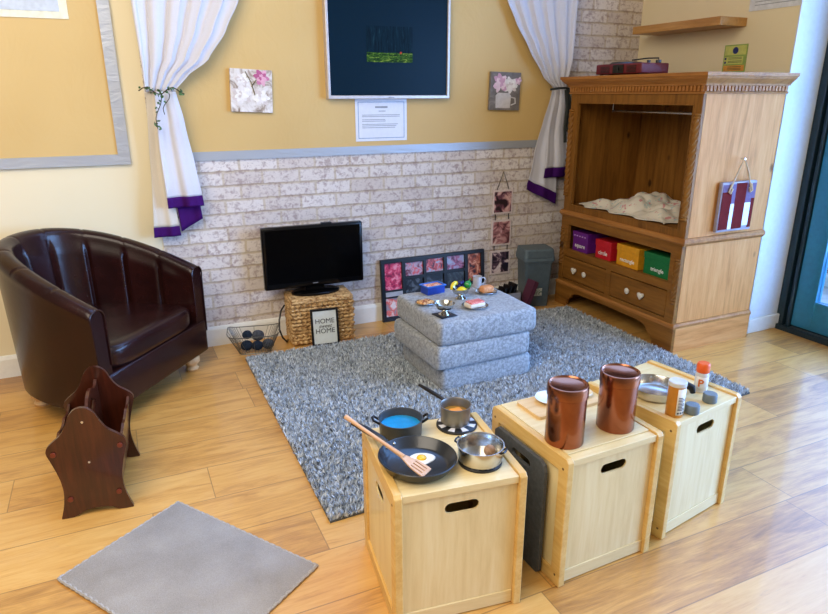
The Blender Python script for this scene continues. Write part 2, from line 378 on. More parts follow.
# ------------------------------------------------------------------ curtains
CLOTH = m_fabric('white_cotton', lin(204, 203, 211), lin(216, 216, 223), 600, .9, bump=.08)
CLOTHC = m_fabric('cream_lining', lin(214, 205, 190), lin(226, 218, 204), 600, .9, bump=.08)
PURP = m_fabric('purple_hem_cloth', lin(52, 14, 82), lin(76, 24, 110), 500, .75, bump=.08)
def interp(nodes, z):
    nodes = sorted(nodes)
    if z <= nodes[0][0]: return nodes[0][1]
    for (a, va), (b, vb) in zip(nodes, nodes[1:]):
        if z <= b: t = (z-a)/(b-a); t = t*t*(3-2*t)*.35+t*.65; return va+(vb-va)*t
    return nodes[-1][1]
def sheet(L, R, zb, zt, y0, amp, k, nz=46, nx=70, hem=0., ph=0., par=None, mat=None, name='cloth', slant=0.):
    """hanging cloth: left and right outline x(z), pleats in depth, optional hem band"""
    def P(u, v, lo=0., hi=1.):
        v = lo+(hi-lo)*v
        zb2 = zb+slant*u; z = zb2+(zt-zb2)*v; a, b = interp(L, z), interp(R, z); w_ = b-a
        A = amp*min(1., w_/.33); s = math.sin(u*k*2*PI+ph+.5*math.sin(v*3+ph))
        y = y0-A*(s+.3*math.sin(u*k*4.3*PI+1+ph))-.01*math.sin(v*9)
        return (a+w_*(u+.012*math.sin(u*k*4*PI)), y, z)
    hv = hem/(zt-zb) if hem else 0
    m = MB(); m.grid(lambda u, v: P(u, v, hv, 1), nx, nz); o = m.build(name, mat or CLOTH, par, solid=.003)
    if hem:
        m = MB(); m.grid(lambda u, v: P(u, v, 0, hv), nx, 6); m.build('hem', PURP, par, solid=.004)
    return o
cl = empty('curtain', (0, 0, 0), label='white curtain with purple hem tied back beside the gold board, left of the canvases', cat='curtain', group='tied back curtains')
L1 = [(1.62, .226), (2.1, .210), (2.7, .20)]; R1 = [(1.62, .385), (1.70, .46), (1.79, .585), (1.95, .70), (2.12, .79), (2.7, 1.0)]
sheet(L1, R1, 1.615, 2.75, WALL-.10, .015, 5, ph=.3, par=cl, name='swag')
sheet([(.775, .175), (1.2, .205), (1.62, .228)], [(.775, .33), (1.2, .285), (1.62, .30)], .775, 1.615, WALL-.075, .014, 1.2, hem=.062, ph=2.2, par=cl, name='lining_panel', mat=CLOTHC, nx=40)
sheet([(.955, .270), (1.3, .262), (1.62, .27)], [(.955, .478), (1.2, .450), (1.45, .415), (1.62, .385)], .955, 1.615, WALL-.125, .016, 1.6, hem=.064, ph=.8, par=cl, name='front_panel', nx=50)
sheet([(.8, .335), (1.3, .30), (1.62, .30)], [(.8, .472), (1.2, .44), (1.62, .38)], .80, 1.60, WALL-.07, .010, 1.0, hem=.15, ph=1., par=cl, name='back_panel', nx=30, slant=.07)
cr = empty('curtain', (0, 0, 0), label='white curtain with purple hem tied back beside the pine wardrobe', cat='curtain', group='tied back curtains')
L2 = [(1.64, 3.055), (1.72, 2.945), (1.90, 2.806), (2.08, 2.69), (2.21, 2.62), (2.7, 2.42)]; R2 = [(1.64, 3.165), (1.86, 3.195), (2.24, 3.22), (2.7, 3.24)]
sheet(L2, R2, 1.635, 2.75, WALL-.07, .016, 5, ph=1.3, par=cr, name='swag')
sheet([(1.05, 3.0), (1.4, 3.03), (1.64, 3.06)], [(1.05, 3.24), (1.4, 3.20), (1.64, 3.165)], .985, 1.635, WALL-.085, .012, 1.8, hem=.075, ph=.5, par=cr, name='front_panel', nx=50)
sheet([(.80, 2.875), (.94, 2.873), (1.12, 2.915), (1.4, 2.99), (1.64, 3.055)], [(.8, 3.16), (1.3, 3.12), (1.64, 3.10)], .90, 1.63, WALL-.055, .012, 1.5, hem=.075, ph=2.5, par=cr, name='back_panel', nx=40, slant=-.13)
# tie-backs
GREEN = plain(66, 110, 58, .6, name='ivy_leaf', vary=.2); TWIG = plain(70, 62, 40, .8, name='twig')
iv = empty('ivy_garland', (.31, WALL-.13, 1.61), label='thin ivy garland tied round the left curtain', cat='garland')
def leafs(parent, pts, n, size, seed):
    rr = random.Random(seed); m = MB()
    for i in range(n):
        t = rr.random()*(len(pts)-1); k = int(t); p = Vector(pts[k]).lerp(Vector(pts[min(k+1, len(pts)-1)]), t-k)
        p += Vector((rr.uniform(-1, 1), rr.uniform(-1, .2), rr.uniform(-1, 1)))*size*.7
        m.xf(p, rr.uniform(0, 6.3), rr.uniform(-1.2, 1.2), rr.uniform(-1, 1)); s = size*rr.uniform(.6, 1.1)
        V = [m.v(q) for q in ((0, 0, 0), (s*.45, s*.3, .002), (s*.5, s*.7, 0), (0, s*1.2, -.002), (-s*.5, s*.7, 0), (-s*.45, s*.3, .002))]; m.f(V)
    m.build('leaves', GREEN, parent, solid=.0008)
vine1 = [(-.12+.02*i, -.02-.035*math.sin(i/12*PI), .018*math.sin(i*.9)+.01) for i in range(13)]
vine2 = [(-.01-.006*i+.01*math.sin(i), -.045, -.028*i) for i in range(8)]
MB().tube(vine1, .0035, 6).tube(vine2, .0025, 6).tube([(p[0]+.045, p[1], p[2]*.6) for p in vine2], .0025, 6).build('vine', TWIG, iv)
leafs(iv, vine1, 26, .018, 3); leafs(iv, vine2, 22, .017, 4)
tb = empty('curtain_tieback', (3.085, WALL-.115, 1.63), label='dark green leafy tie hanging from the right curtain beside the wardrobe cornice', cat='curtain tieback')
DK = plain(30, 36, 34, .7, name='dark_green_cord')
MB().tube([(-.09, .0, .0), (-.04, -.03, .008), (.02, -.035, .01), (.07, -.01, .005)], .008, 8).build('cord', DK, tb)
MB().tube([(.03, -.03, 0), (.05, -.035, -.12), (.045, -.03, -.28), (.055, -.03, -.38)], .012, 8).tube([(.05, -.03, 0), (.075, -.03, -.1), (.07, -.035, -.30)], .010, 8).build('tassel', DK, tb)

# ------------------------------------------------------------------ wall monitor and notice
mon = empty('display_screen', (1.75, WALL-.01, 1.57), label='large wall mounted screen in a thin silver frame above the white notice', cat='screen')
MFR = plain(206, 198, 196, .35, .3, name='silver_plastic')
m = MB().prism(rect(-.437, 0, .437, .66), -.055, 0, 'xz', holes=[rect(-.418, .022, .418, .64)]); m.build('frame', MFR, mon, bevel=.004)
t = NT('dark_blue_screen'); SCR = t.set(lin(8, 32, 48), .3, spec=.08)
MB().box((-.418, -.043, .022), (.418, -.01, .64)).build('screen', SCR, mon)
t = NT('forest_picture'); p = t.pos('Generated'); sp = t.n('SeparateXYZ'); t.l(p, sp.inputs[0])
tr = t.noise(t.mapping(p, (30, 1, 2.2)), 1., 4, .7, .6); gr = t.noise(t.mapping(p, (10, 1, 22)), 1., 4, .7, .8)
sky = t.ramp(tr, [(.35, lin(5, 20, 36)), (.58, lin(10, 40, 60)), (.8, lin(50, 90, 112))])
gra = t.ramp(gr, [(.38, lin(8, 26, 14)), (.55, lin(64, 112, 36)), (.72, lin(176, 200, 90))])
hz = t.math('ADD', sp.outputs[2], t.math('MULTIPLY', t.math('SUBTRACT', gr, .5), .12))
col = t.mix(t.math('LESS_THAN', hz, .27), sky, gra)
dx = t.math('SUBTRACT', sp.outputs[0], .74); dz = t.math('SUBTRACT', sp.outputs[2], .27)
rd = t.math('ADD', t.math('MULTIPLY', dx, t.math('MULTIPLY', dx, 1.)), t.math('MULTIPLY', dz, t.math('MULTIPLY', dz, .5)))
col = t.mix(t.math('LESS_THAN', t.math('ADD', rd, t.math('MULTIPLY', gr, .003)), .0022), col, lin(186, 70, 50))
PIC = t.set(lin(4, 8, 12), .4, spec=.05, emis=col, es=.55)
MB().box((-.164, -.0445, .228), (.160, -.0425, .446)).build('screen_picture', PIC, mon)
MB().box((-.02, -.0575, .006), (.02, -.055, .012)).build('logo_plate', plain(150, 150, 150, .4, name='grey_print'), mon)
no = empty('notice', (1.697, WALL-.014, 1.297), label='white printed notice with a blue border under the wall monitor', cat='notice')
PAPER = plain(226, 230, 240, .3, name='laminated_paper', vary=.02, coat=.3); INK = plain(150, 156, 168, .6, name='grey_ink')
MB().box((-.187, 0, 0), (.187, .003, .274)).build('sheet', PAPER, no)
m = MB().prism(rect(-.168, .018, .168, .255), -.0008, 0, 'xz', holes=[rect(-.164, .022, .164, .251)]); m.build('printed_border', plain(120, 150, 190, .6, name='blue_ink'), no)
m = MB().box((-.045, -.001, .214), (.045, 0, .226)).box((-.02, -.001, .192), (.03, 0, .197))
rr = random.Random(2)
for z in (.168, .158, .138, .128, .108, .098, .086): m.box((-.14, -.001, z), (rr.uniform(.02, .14), 0, z+.004))
m.build('printed_lines', INK, no)

# ------------------------------------------------------------------ flower canvases
def blob_mat(name, stops, scale=9, detail=4, rough=.6, dist=1.5, seed=0.):
    t = NT(name); n = t.noise(t.mapping(t.pos(), loc=(seed, seed*2, seed*.5)), scale, detail, .6, dist); return t.set(t.ramp(n, stops), rough)
def petals(parent, c, r, mats, n, seed, rows=3):
    rr = random.Random(seed)
    for k in range(rows):
        q = r*(1-.3*k); m = MB(*mats)
        for i in range(n):
            a = 2*PI*i/n+k*.6+rr.uniform(-.25, .25); m.mi = rr.randrange(len(mats)); w_ = rr.uniform(.42, .62)
            m.xf((c[0], -.002-.0008*k-.0001*i, c[1]), 0, 0, -a)
            P = [(0, 0), (q*.25, q*w_*.45), (q*.65, q*w_*.62), (q*rr.uniform(.9, 1.1), q*w_*.2), (q*.95, -q*w_*.25), (q*.6, -q*w_*.6), (q*.22, -q*w_*.4)]
            m.prism(P, -.0006, 0, 'xz')
        m.build('petal_print', None, parent)
ca = empty('canvas_picture', (.83, WALL-.035, 1.495), label='square canvas of pale flowers with one pink bloom, left of the wall monitor', cat='canvas picture')
ca.rotation_euler = (0, math.radians(2.6), 0)
MB().box((-.127, 0, 0), (.127, .024, .25)).build('canvas', blob_mat('flower_canvas', [(.30, lin(120, 104, 84)), (.42, lin(176, 160, 146)), (.5, lin(216, 208, 200)), (.7, lin(236, 232, 230))], 11, 5, seed=1.), ca, bevel=.003)
PK = [plain(200, 120, 156, .6, name='pink_petal'), plain(186, 90, 136, .6, name='deep_pink'), plain(224, 170, 190, .6, name='light_pink')]
WT = [plain(232, 226, 222, .6, name='white_petal'), plain(214, 202, 196, .6, name='shade_petal'), plain(240, 236, 230, .6, name='bright_petal')]
petals(ca, (.062, .205), .05, PK, 6, 1); petals(ca, (-.06, .1), .062, WT, 7, 2); petals(ca, (.055, .09), .055, WT, 6, 3); petals(ca, (-.055, .185), .045, WT, 6, 5)
MB().tube([(-.035, -.002, .235), (.0, -.003, .17), (.02, -.002, .10)], .003, 5).tube([(.03, -.002, .19), (.0, -.003, .15)], .003, 5).build('stem_print', plain(110, 100, 70, .7, name='stem_brown'), ca)
cb = empty('canvas_picture', (2.655, WALL-.035, 1.487), label='square canvas of pink and white roses in a jar, right of the wall monitor', cat='canvas picture')
cb.rotation_euler = (0, math.radians(1.5), 0)
MB().box((-.128, 0, 0), (.128, .024, .262)).build('canvas', blob_mat('grey_canvas', [(.3, lin(84, 80, 78)), (.55, lin(120, 114, 110)), (.75, lin(160, 152, 148))], 7, 3, seed=4.), cb, bevel=.003)
PP = [plain(226, 190, 206, .6, name='rose_outer'), plain(206, 160, 184, .6, name='rose_mid'), plain(232, 206, 214, .6, name='rose_inner')]
petals(cb, (-.045, .185), .068, PP, 7, 1); petals(cb, (.04, .175), .062, WT, 7, 4); petals(cb, (.105, .205), .03, PP, 5, 6)
MB().prism([(-.075, .015), (.045, .015), (.05, .10), (.03, .12), (-.06, .12), (-.08, .10)], -.003, 0, 'xz').build('jar_print', plain(204, 200, 202, .5, name='jar_grey'), cb)
MB().tube([(.05, -.003, .09), (.085, -.003, .085), (.09, -.003, .05), (.052, -.003, .035)], .005, 6).build('jar_handle_print', plain(204, 200, 202, .5), cb)

# ------------------------------------------------------------------ hanging triple photo
ht = empty('hanging_photo_trio', (2.688, WALL-.006, .2), label='three square photos strung on a black cord on the brick wall above the dark books', cat='photo display')
CARD = plain(222, 208, 206, .5, name='photo_card')
stops = [[(.38, lin(40, 26, 34)), (.47, lin(120, 74, 90)), (.56, lin(206, 160, 156)), (.7, lin(232, 210, 204))], [(.38, lin(90, 50, 56)), (.5, lin(176, 120, 124)), (.6, lin(214, 176, 172)), (.7, lin(232, 214, 208))], [(.40, lin(28, 22, 40)), (.5, lin(96, 72, 92)), (.55, lin(216, 196, 196)), (.7, lin(236, 226, 224))]]
PH = ((2.688, .905, .72, 1.), (2.686, .674, .471, 4.), (2.687, .432, .24, 7.))
for i, (x, z1, z0, sd) in enumerate(PH):
    x -= 2.688; z1 -= .2; z0 -= .2
    c = MB().box((x-.089, -.012, z0), (x+.089, -.002, z1)).build('photo_card', CARD, ht, bevel=.001)
    c2 = MB().box((x-.076, -.0135, z0+.014), (x+.076, -.012, z1-.014)).build('photo', blob_mat('sepia_photo_%d' % i, stops[i], 14, 2, .35, .8, sd), c)
MB().tube([(-.055, -.008, .70), (0, -.008, .844), (.055, -.008, .70)], .0025, 6).build('cord', BLACK, ht)
for x, za, zb in ((-.06, .52, .474), (.06, .52, .474), (-.06, .272, .232), (.06, .272, .232)): MB().tube([(x, -.008, za), (x, -.008, zb)], .003, 6).build('cord', BLACK, ht)

# ------------------------------------------------------------------ multi photo frame leaning on the wall
mf = empty('collage_photo_frame', (1.66, 4.145, .0), label='long black collage photo frame leaning on the wall behind the grey cushion stack', cat='photo frame')
mf.rotation_euler = (math.radians(-4.5), 0, 0)
wins = [(.03, .235, .165, .435), (.03, .035, .165, .175), (.195, .325, .34, .425), (.365, .335, .51, .435), (.54, .335, .69, .438), (.72, .225, .835, .437), (.195, .17, .34, .30), (.365, .17, .51, .31), (.54, .19, .69, .31), (.195, .03, .51, .145), (.54, .03, .69, .165), (.72, .03, .835, .20)]
MB().prism(rect(0, 0, .865, .465), -.012, .012, 'xz', holes=[rect(*q) for q in wins]).build('frame', BLACK, mf, bevel=.003)
MB().box((.01, .004, .01), (.855, .011, .455)).build('backing_board', plain(30, 32, 36, .6, name='dark_card'), mf)
cols = [((120, 20, 60), (214, 60, 100), (236, 150, 170)), ((150, 150, 160), (226, 100, 90), (230, 220, 220)), ((120, 40, 60), (190, 170, 190), (220, 90, 100)), ((60, 40, 60), (220, 90, 90), (160, 190, 214)), ((50, 30, 60), (170, 90, 130), (170, 180, 214)), ((40, 16, 18), (180, 90, 60), (226, 170, 140)), ((14, 16, 22), (30, 34, 44), (90, 100, 110)), ((14, 16, 22), (26, 30, 40), (80, 90, 100)), ((20, 22, 26), (50, 56, 60), (80, 90, 90)), ((14, 16, 22), (26, 30, 40), (60, 70, 80)), ((20, 22, 26), (90, 56, 60), (120, 90, 90)), ((60, 22, 26), (160, 90, 80), (190, 150, 140))]
for i, (q, c3) in enumerate(zip(wins, cols)):
    MB().box((q[0]-.003, .000, q[1]-.003), (q[2]+.003, .004, q[3]+.003)).build('photo', blob_mat('family_photo_%d' % i, [(.36, lin(*c3[0])), (.5, lin(*c3[1])), (.64, lin(*c3[2]))], 22, 2, .3, .6, i*1.7), mf)
MB().box((.03, -.013, .188), (.165, -.011, .222)).build('caption_strip', plain(170, 172, 180, .5, name='pale_strip'), mf)

# ------------------------------------------------------------------ television on wicker box
WK = NT('water_hyacinth_weave'); p = WK.pos()
a = WK.noise(WK.mapping(p, (1, 1, 2.2)), 36, 3, .6, .8)
WICK = WK.set(WK.ramp(a, [(.32, lin(104, 70, 36)), (.42, lin(164, 122, 72)), (.55, lin(206, 168, 112)), (.7, lin(226, 194, 142))]), .7); WK.bump(a, .4, .006)
wb = empty('wicker_box', (1.155, 4.050, 0), math.radians(-4), label='woven straw coloured storage box under the television', cat='basket')
m = MB(); W2, D2, H2 = .203, .115, .325
MB().box((-W2+.012, -D2+.012, .005), (W2-.012, D2-.012, H2-.02)).build('liner', WICK, wb)
m = MB(); rr = random.Random(9); nr = 12
def rope(path, r, tw, seed):
    pts = []; N = len(path)
    return path
for k in range(nr):                       # each course is a plaited rope going round the box
    z = .014+k*(H2-.02)/nr+.007; per = []
    def side(x0, y0, x1, y1, n):
        for i in range(n): per.append((x0+(x1-x0)*i/n, y0+(y1-y0)*i/n))
    side(-W2, -D2, W2, -D2, 34); side(W2, -D2, W2, D2, 24); side(W2, D2, -W2, D2, 34); side(-W2, D2, -W2, -D2, 24)
    pts = []
    for i, (x, y) in enumerate(per):
        o = .005*math.sin(i*PI/1.5+k*PI); nx = x/W2; ny = y/D2
        ex = nx if abs(nx) >= .999 else 0; ey = ny if abs(ny) >= .999 else 0
        pts.append((x+ex*o, y+ey*o, z+.0045*math.sin(i*2.3+k)))
    m.tube(pts, lambda t: .0125+.003*math.sin(t*116*2.1), 6, closed=True)
m.build('woven_courses', WICK, wb)
MB().rbox((-W2-.008, -D2-.008, H2-.025), (W2+.008, D2+.008, H2), .01, 3).build('lid', WICK, wb)
tv = empty('television', (1.143, 4.07, .326), math.radians(-2), label='black flat screen television standing on the wicker box', cat='television')
MB().rbox((-.340, -.02, .045), (.340, .03, .462), .012, 3).rbox((-.22, .03, .09), (.22, .065, .40), .02, 3).build('housing', BLACKG, tv)
MB().box((-.318, -.0215, .085), (.318, -.0195, .443)).build('screen', plain(3, 3, 4, .2, name='tv_glass', vary=0, spec=.08), tv)
MB().box((-.02, -.022, .066), (.015, -.020, .072)).build('logo_plate', plain(120, 120, 124, .4, name='grey_badge'), tv)
MB().box((.06, -.01, .461), (.13, .02, .470)).build('sensor_bar', BLACK, tv, bevel=.002)
MB().lathe([(0, 0), (1, 0), (1, .012), (.9, .02), (0, .024)], 40).build('stand_base', BLACKG, tv).scale = (.165, .095, 1)
MB().box((-.06, 0, .018), (.06, .025, .06)).build('stand_neck', BLACKG, tv)
hf = empty('framed_print', (1.138, 3.862, 0.0105), math.radians(-6), label='small black framed HOME sweet HOME print leaning on the wicker box', cat='framed print')
hf.rotation_euler = (math.radians(-7), 0, math.radians(-6))
MB().prism(rect(-.092, 0, .092, .25), -.008, .008, 'xz', holes=[rect(-.078, .014, .078, .236)]).build('frame', BLACK, hf, bevel=.002)
MB().box((-.080, -.002, .012), (.080, .005, .238)).build('print', plain(218, 226, 226, .4, name='print_paper', vary=.02), hf)
INKD = plain(50, 54, 62, .6, name='dark_ink')
text(None, 'HOME', .046, face_y(0, -.0035, .165), INKD, 'lettering', hf); text(None, 'sweet', .036, face_y(0, -.0035, .132), INKD, 'lettering', hf, shear=.4); text(None, 'HOME', .046, face_y(0, -.0035, .098), INKD, 'lettering', hf)
tag(MB().tube([(.93, 4.10, .25), (.90, 4.08, .22), (.875, 4.04, .17), (.868, 4.02, .11), (.885, 4.02, .05), (.915, 4.03, .012), (.93, 4.07, .008)], .006, 8).build('power_cable', BLACK), 'black cable looping out behind the wicker box', 'cable')
# wire basket of yarn
bw = empty('wire_basket', (.692, 3.985, 0), math.radians(-12), label='shallow dark wire basket against the skirting left of the television', cat='wire basket')
WIRE = plain(110, 112, 108, .35, .8, name='dark_wire')
def rr_loop(w, d, z, n=40, e=.45):
    o = []
    for i in range(n):
        a = 2*PI*i/n; c, s = math.cos(a), math.sin(a); o.append((w*abs(c)**e*(1 if c > 0 else -1), d*abs(s)**e*(1 if s > 0 else -1), z+.018*abs(c)**2*(z > .1)))
    return o
m = MB(); m.tube(rr_loop(.165, .11, .135, e=.3), .003, 6, True).build('rim', WIRE, bw)
m = MB(); m.tube(rr_loop(.10, .06, .006), .0025, 6, True); top = rr_loop(.165, .11, .135, e=.3); bot = rr_loop(.10, .06, .006)
for i in range(0, 40): m.tube([bot[i], top[i]], .0014, 5)
for i in range(-4, 5): m.tube([(i*.02, -.058, .006), (i*.02, .058, .006)], .0014, 5)
m.build('wires', WIRE, bw)
YA = m_fabric('charcoal_yarn', lin(20, 28, 40), lin(52, 64, 82), 220, .95, bump=.6); YB = m_fabric('grey_yarn', lin(52, 56, 64), lin(96, 100, 108), 220, .95, bump=.6)
def yarn(c, r, mat, label, seed, sc=(1, 1, .85)):
    rr = random.Random(seed); o = empty('yarn_ball', c, rr.random()*6, label, 'yarn', 'yarn in the wire basket')
    MB().ball((0, 0, 0), r*.9, 16, 10, sc).build('core', mat, o); m = MB()
    for k in range(16):
        a = Vector((rr.gauss(0, 1), rr.gauss(0, 1), rr.gauss(0, 1))).normalized(); b = a.orthogonal().normalized(); c2 = a.cross(b); h = rr.uniform(-.4, .4)
        m.tube([((b*math.cos(t*PI/9)+c2*math.sin(t*PI/9))*r*math.sqrt(1-h*h)+a*h*r) * 1 for t in range(18)], .0035, 5, True)
    q = m.build('strands', mat, o); q.scale = sc
    return o
yarn((.640, 3.985, .048), .036, YA, 'charcoal yarn ball at the left end of the wire basket', 1)
yarn((.703, 3.955, .048), .034, YA, 'charcoal yarn ball in the middle of the wire basket', 2)
yarn((.772, 3.950, .050), .036, YB, 'blue-grey yarn ball at the right end of the wire basket', 3)
yarn((.722, 4.015, .095), .038, YB, 'grey yarn ball on top of the pile in the wire basket', 4)
yarn((.655, 4.020, .108), .030, YA, 'small charcoal yarn ball resting behind the front row in the wire basket', 5)

# ------------------------------------------------------------------ waste bin
bn = empty('waste_bin', (2.925, 4.06, 0), math.radians(-14), label='grey plastic swing bin by the brick wall beside the wardrobe', cat='bin')
BING = plain(76, 92, 102, .45, name='grey_bin_plastic'); BING2 = plain(90, 108, 118, .45, name='grey_lid_plastic')
def rrect(w, d, r, n=5):
    o = []
    for cx, cy, a0 in ((w-r, d-r, 0), (-w+r, d-r, PI/2), (-w+r, -d+r, PI), (w-r, -d+r, 1.5*PI)):
        for i in range(n+1): a = a0+PI/2*i/n; o.append((cx+r*math.cos(a), cy+r*math.sin(a)))
    return o
def loft(m, secs, cap0=True, cap1=True, smooth=False):
    R = [[m.v((x, y, z)) for x, y in S] for S, z in secs]
    for A, B in zip(R, R[1:]):
        n = len(A)
        for i in range(n): m.f([A[i], A[(i+1) % n], B[(i+1) % n], B[i]], smooth)
    if cap0: m.f(R[0][::-1])
    if cap1: m.f(R[-1])
    return m
loft(MB(), [(rrect(.095, .085, .02), 0), (rrect(.114, .100, .025), .355), (rrect(.120, .106, .025), .357), (rrect(.120, .106, .025), .378)]).build('bin_body', BING, bn)
loft(MB(), [(rrect(.125, .112, .02), .372), (rrect(.124, .111, .02), .400), (rrect(.119, .100, .02), .452), (rrect(.116, .094, .02), .462)]).build('bin_lid', BING2, bn)
MB().prism([(-.098, -.001), (.098, -.001), (.098, .05), (-.098, .05)], 0, .004, 'xy').build('swing_flap', BING, bn).matrix_local = Matrix.Translation((0, -.1145, .402)) @ Matrix.Rotation(math.radians(78), 4, 'X')
st = MB().box((-.035, -.003, 0), (.035, 0, .062)).build('sticker', blob_mat('bin_sticker', [(.4, lin(120, 140, 120)), (.5, lin(200, 206, 196)), (.7, lin(226, 226, 220))], 40, 2), bn)
st.location = (.0, -.0905, .09); st.rotation_euler = (math.radians(3.5), 0, 0)

# dark books in a tray behind the cushions
tr_ = empty('book_tray', (2.585, 3.93, 0), label='low grey tray holding dark books behind the grey cushion stack', cat='tray')
MB().box((-.15, -.06, 0), (.10, .06, .008)).box((-.15, -.06, 0), (.10, -.052, .175)).box((-.15, .052, 0), (.10, .06, .175)).box((-.15, -.06, 0), (-.142, .06, .175)).box((.092, -.06, 0), (.10, .06, .175)).build('tray', plain(140, 138, 142, .6, name='grey_card'), tr_)
for i in range(4):
    x = 2.452+.040*i
    b = empty('book', (x, 3.93, .0095), 0, ['black covered book leaning at the left of the grey tray', 'black covered book second from the left in the grey tray', 'black covered book third from the left in the grey tray', 'black covered book nearest the maroon album in the grey tray'][i], 'book', 'dark books in the grey tray')
    b.rotation_euler = (0, math.radians(15), 0)
    MB().box((0, -.045, 0), (.004, .045, .205+.012*i)).box((.02, -.045, 0), (.024, .045, .205+.012*i)).box((0, -.045, 0), (.024, -.041, .205+.012*i)).build('cover', BLACK, b)
    MB().box((.0045, -.040, .004), (.0195, .043, .20+.012*i)).build('pages', plain(70, 68, 70, .8, name='dark_pages'), b)
al = empty('photo_album', (2.692, 3.90, .002), label='maroon album leaning outward beside the grey tray near the bin', cat='album')
al.rotation_euler = (0, math.radians(22), 0)
MB().box((0, -.05, 0), (.005, .05, .27)).box((.03, -.05, 0), (.035, .05, .27)).box((0, -.05, 0), (.035, -.045, .27)).build('cover', plain(84, 36, 60, .45, name='maroon_leatherette'), al, bevel=.001)
MB().box((.006, -.044, .005), (.029, .045, .264)).build('pages', plain(150, 120, 130, .8, name='pink_pages'), al)

# ------------------------------------------------------------------ pine wardrobe (front faces -x, near side faces -y)
wd = empty('wardrobe', (3.14, 2.82, 0), label='large waxed pine wardrobe standing open against the right wall', cat='wardrobe')
WD, WL = .69, 1.20        # depth (x), length (y)
DX, DY, DZ = PINE_SHADED['x'], PINE_SHADED['y'], PINE_SHADED['z']
MY = wood('half_shaded_pine_moulding', lin(138, 88, 40), lin(168, 112, 55), lin(182, 128, 70), .55, 'y', .8, seed=3., spec=.25)  # worn pine; shade of the front half mixed into its colour
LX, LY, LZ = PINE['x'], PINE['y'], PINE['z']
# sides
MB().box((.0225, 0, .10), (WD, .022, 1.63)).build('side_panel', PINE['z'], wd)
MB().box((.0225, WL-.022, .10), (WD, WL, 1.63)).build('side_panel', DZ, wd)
m = MB()
for i in range(11): m.box((WD-.018, .022+i*.1078, .12), (WD-.006, .022+i*.1078+.1048, 1.62))
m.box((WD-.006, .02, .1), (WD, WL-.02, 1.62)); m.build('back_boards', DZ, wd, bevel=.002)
MB().box((.0, .02, 1.60), (WD, WL-.02, 1.625)).build('roof_board', DY, wd)
MB().box((.0, .022, .775), (WD-.018, WL-.022, .797)).build('wardrobe_floor', DY, wd)
MB().box((.0, .022, .425), (WD-.3, WL-.022, .447)).box((WD-.3, .022, .425), (WD-.285, WL-.022, .775)).build('cubby_shelf', DY, wd)
# front frames
def frame(m, y0, y1, z0, z1, holes, x0=-.004, x1=.022): m.prism(rect(y0, z0, y1, z1), x0, x1, 'yz', holes=holes); return m
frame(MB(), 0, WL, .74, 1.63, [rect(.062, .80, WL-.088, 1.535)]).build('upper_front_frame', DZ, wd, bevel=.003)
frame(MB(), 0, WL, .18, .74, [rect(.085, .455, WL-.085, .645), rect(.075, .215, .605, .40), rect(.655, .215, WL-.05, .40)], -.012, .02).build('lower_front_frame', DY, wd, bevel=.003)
# beads round the openings
m = MB(); frame(m, .055, WL-.081, .793, 1.542, [rect(.064, .802, WL-.090, 1.533)], -.008, -.003); m.build('opening_bead', DZ, wd, bevel=.002)
# cornice, dentils, waist and base mouldings all run round front and sides
def run(m, prof):
    """profile (projection, z) swept round front and both sides with mitred corners"""
    P = []
    for o, z in prof: P.append([(WD, -o, z), (-o, -o, z), (-o, WL+o*.8, z), (WD, WL+o*.8, z)])
    V = [[m.v(q) for q in row] for row in P]
    n = len(V)
    for i in range(n):
        A, B = V[i], V[(i+1) % n]
        for k in range(3): m.f([A[k], A[k+1], B[k+1], B[k]])
    m.f([r[0] for r in V]); m.f([r[3] for r in V][::-1]); return m
run(MB(), [(0, 1.645), (.022, 1.645), (.026, 1.655), (.040, 1.668), (.058, 1.682), (.066, 1.695), (.072, 1.697), (.072, 1.716), (0, 1.716)]).build('cornice', MY, wd)
MB().box((-.02, -.02, 1.700), (WD, WL+.02, 1.718)).build('top_board', DY, wd)
run(MB(), [(0, 1.598), (.014, 1.598), (.018, 1.606), (.010, 1.612), (.010, 1.645), (0, 1.645)]).build('frieze', MY, wd)
m = MB(); n = 44
for i in range(n): m.box((-.022, -.01+i*(WL+.02)/n, 1.614), (-.010, -.01+(i+.62)*(WL+.02)/n, 1.643))
n2 = 24
for i in range(n2): m.box((-.01+i*WD/n2, -.022, 1.614), (-.01+(i+.62)*WD/n2, -.010, 1.643))
m.build('dentils', MY, wd)
run(MB(), [(0, .705), (.010, .705), (.018, .715), (.024, .722), (.024, .738), (.014, .750), (0, .752)]).build('waist_moulding', MY, wd)
run(MB(), [(0, .165), (.020, .165), (.020, .180), (.012, .192), (0, .196)]).build('base_moulding', MY, wd)
arch = [(-.016, 0), (.15, 0), (.155, .03), (.17, .055), (.20, .075), (.215, .10), (.24, .118), (.30, .13), (.62, .135), (.93, .13), (.99, .118), (1.015, .10), (1.03, .075), (1.06, .055), (1.075, .03), (1.08, 0), (WL+.016, 0), (WL+.016, .168), (-.016, .168)]
MB().prism(arch, -.016, .008, 'yz').build('plinth_front', DY, wd, bevel=.002)
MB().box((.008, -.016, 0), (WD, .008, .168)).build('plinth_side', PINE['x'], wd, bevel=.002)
MB().box((.008, WL-.008, 0), (WD, WL+.016, .168)).build('plinth_side', DX, wd, bevel=.002)
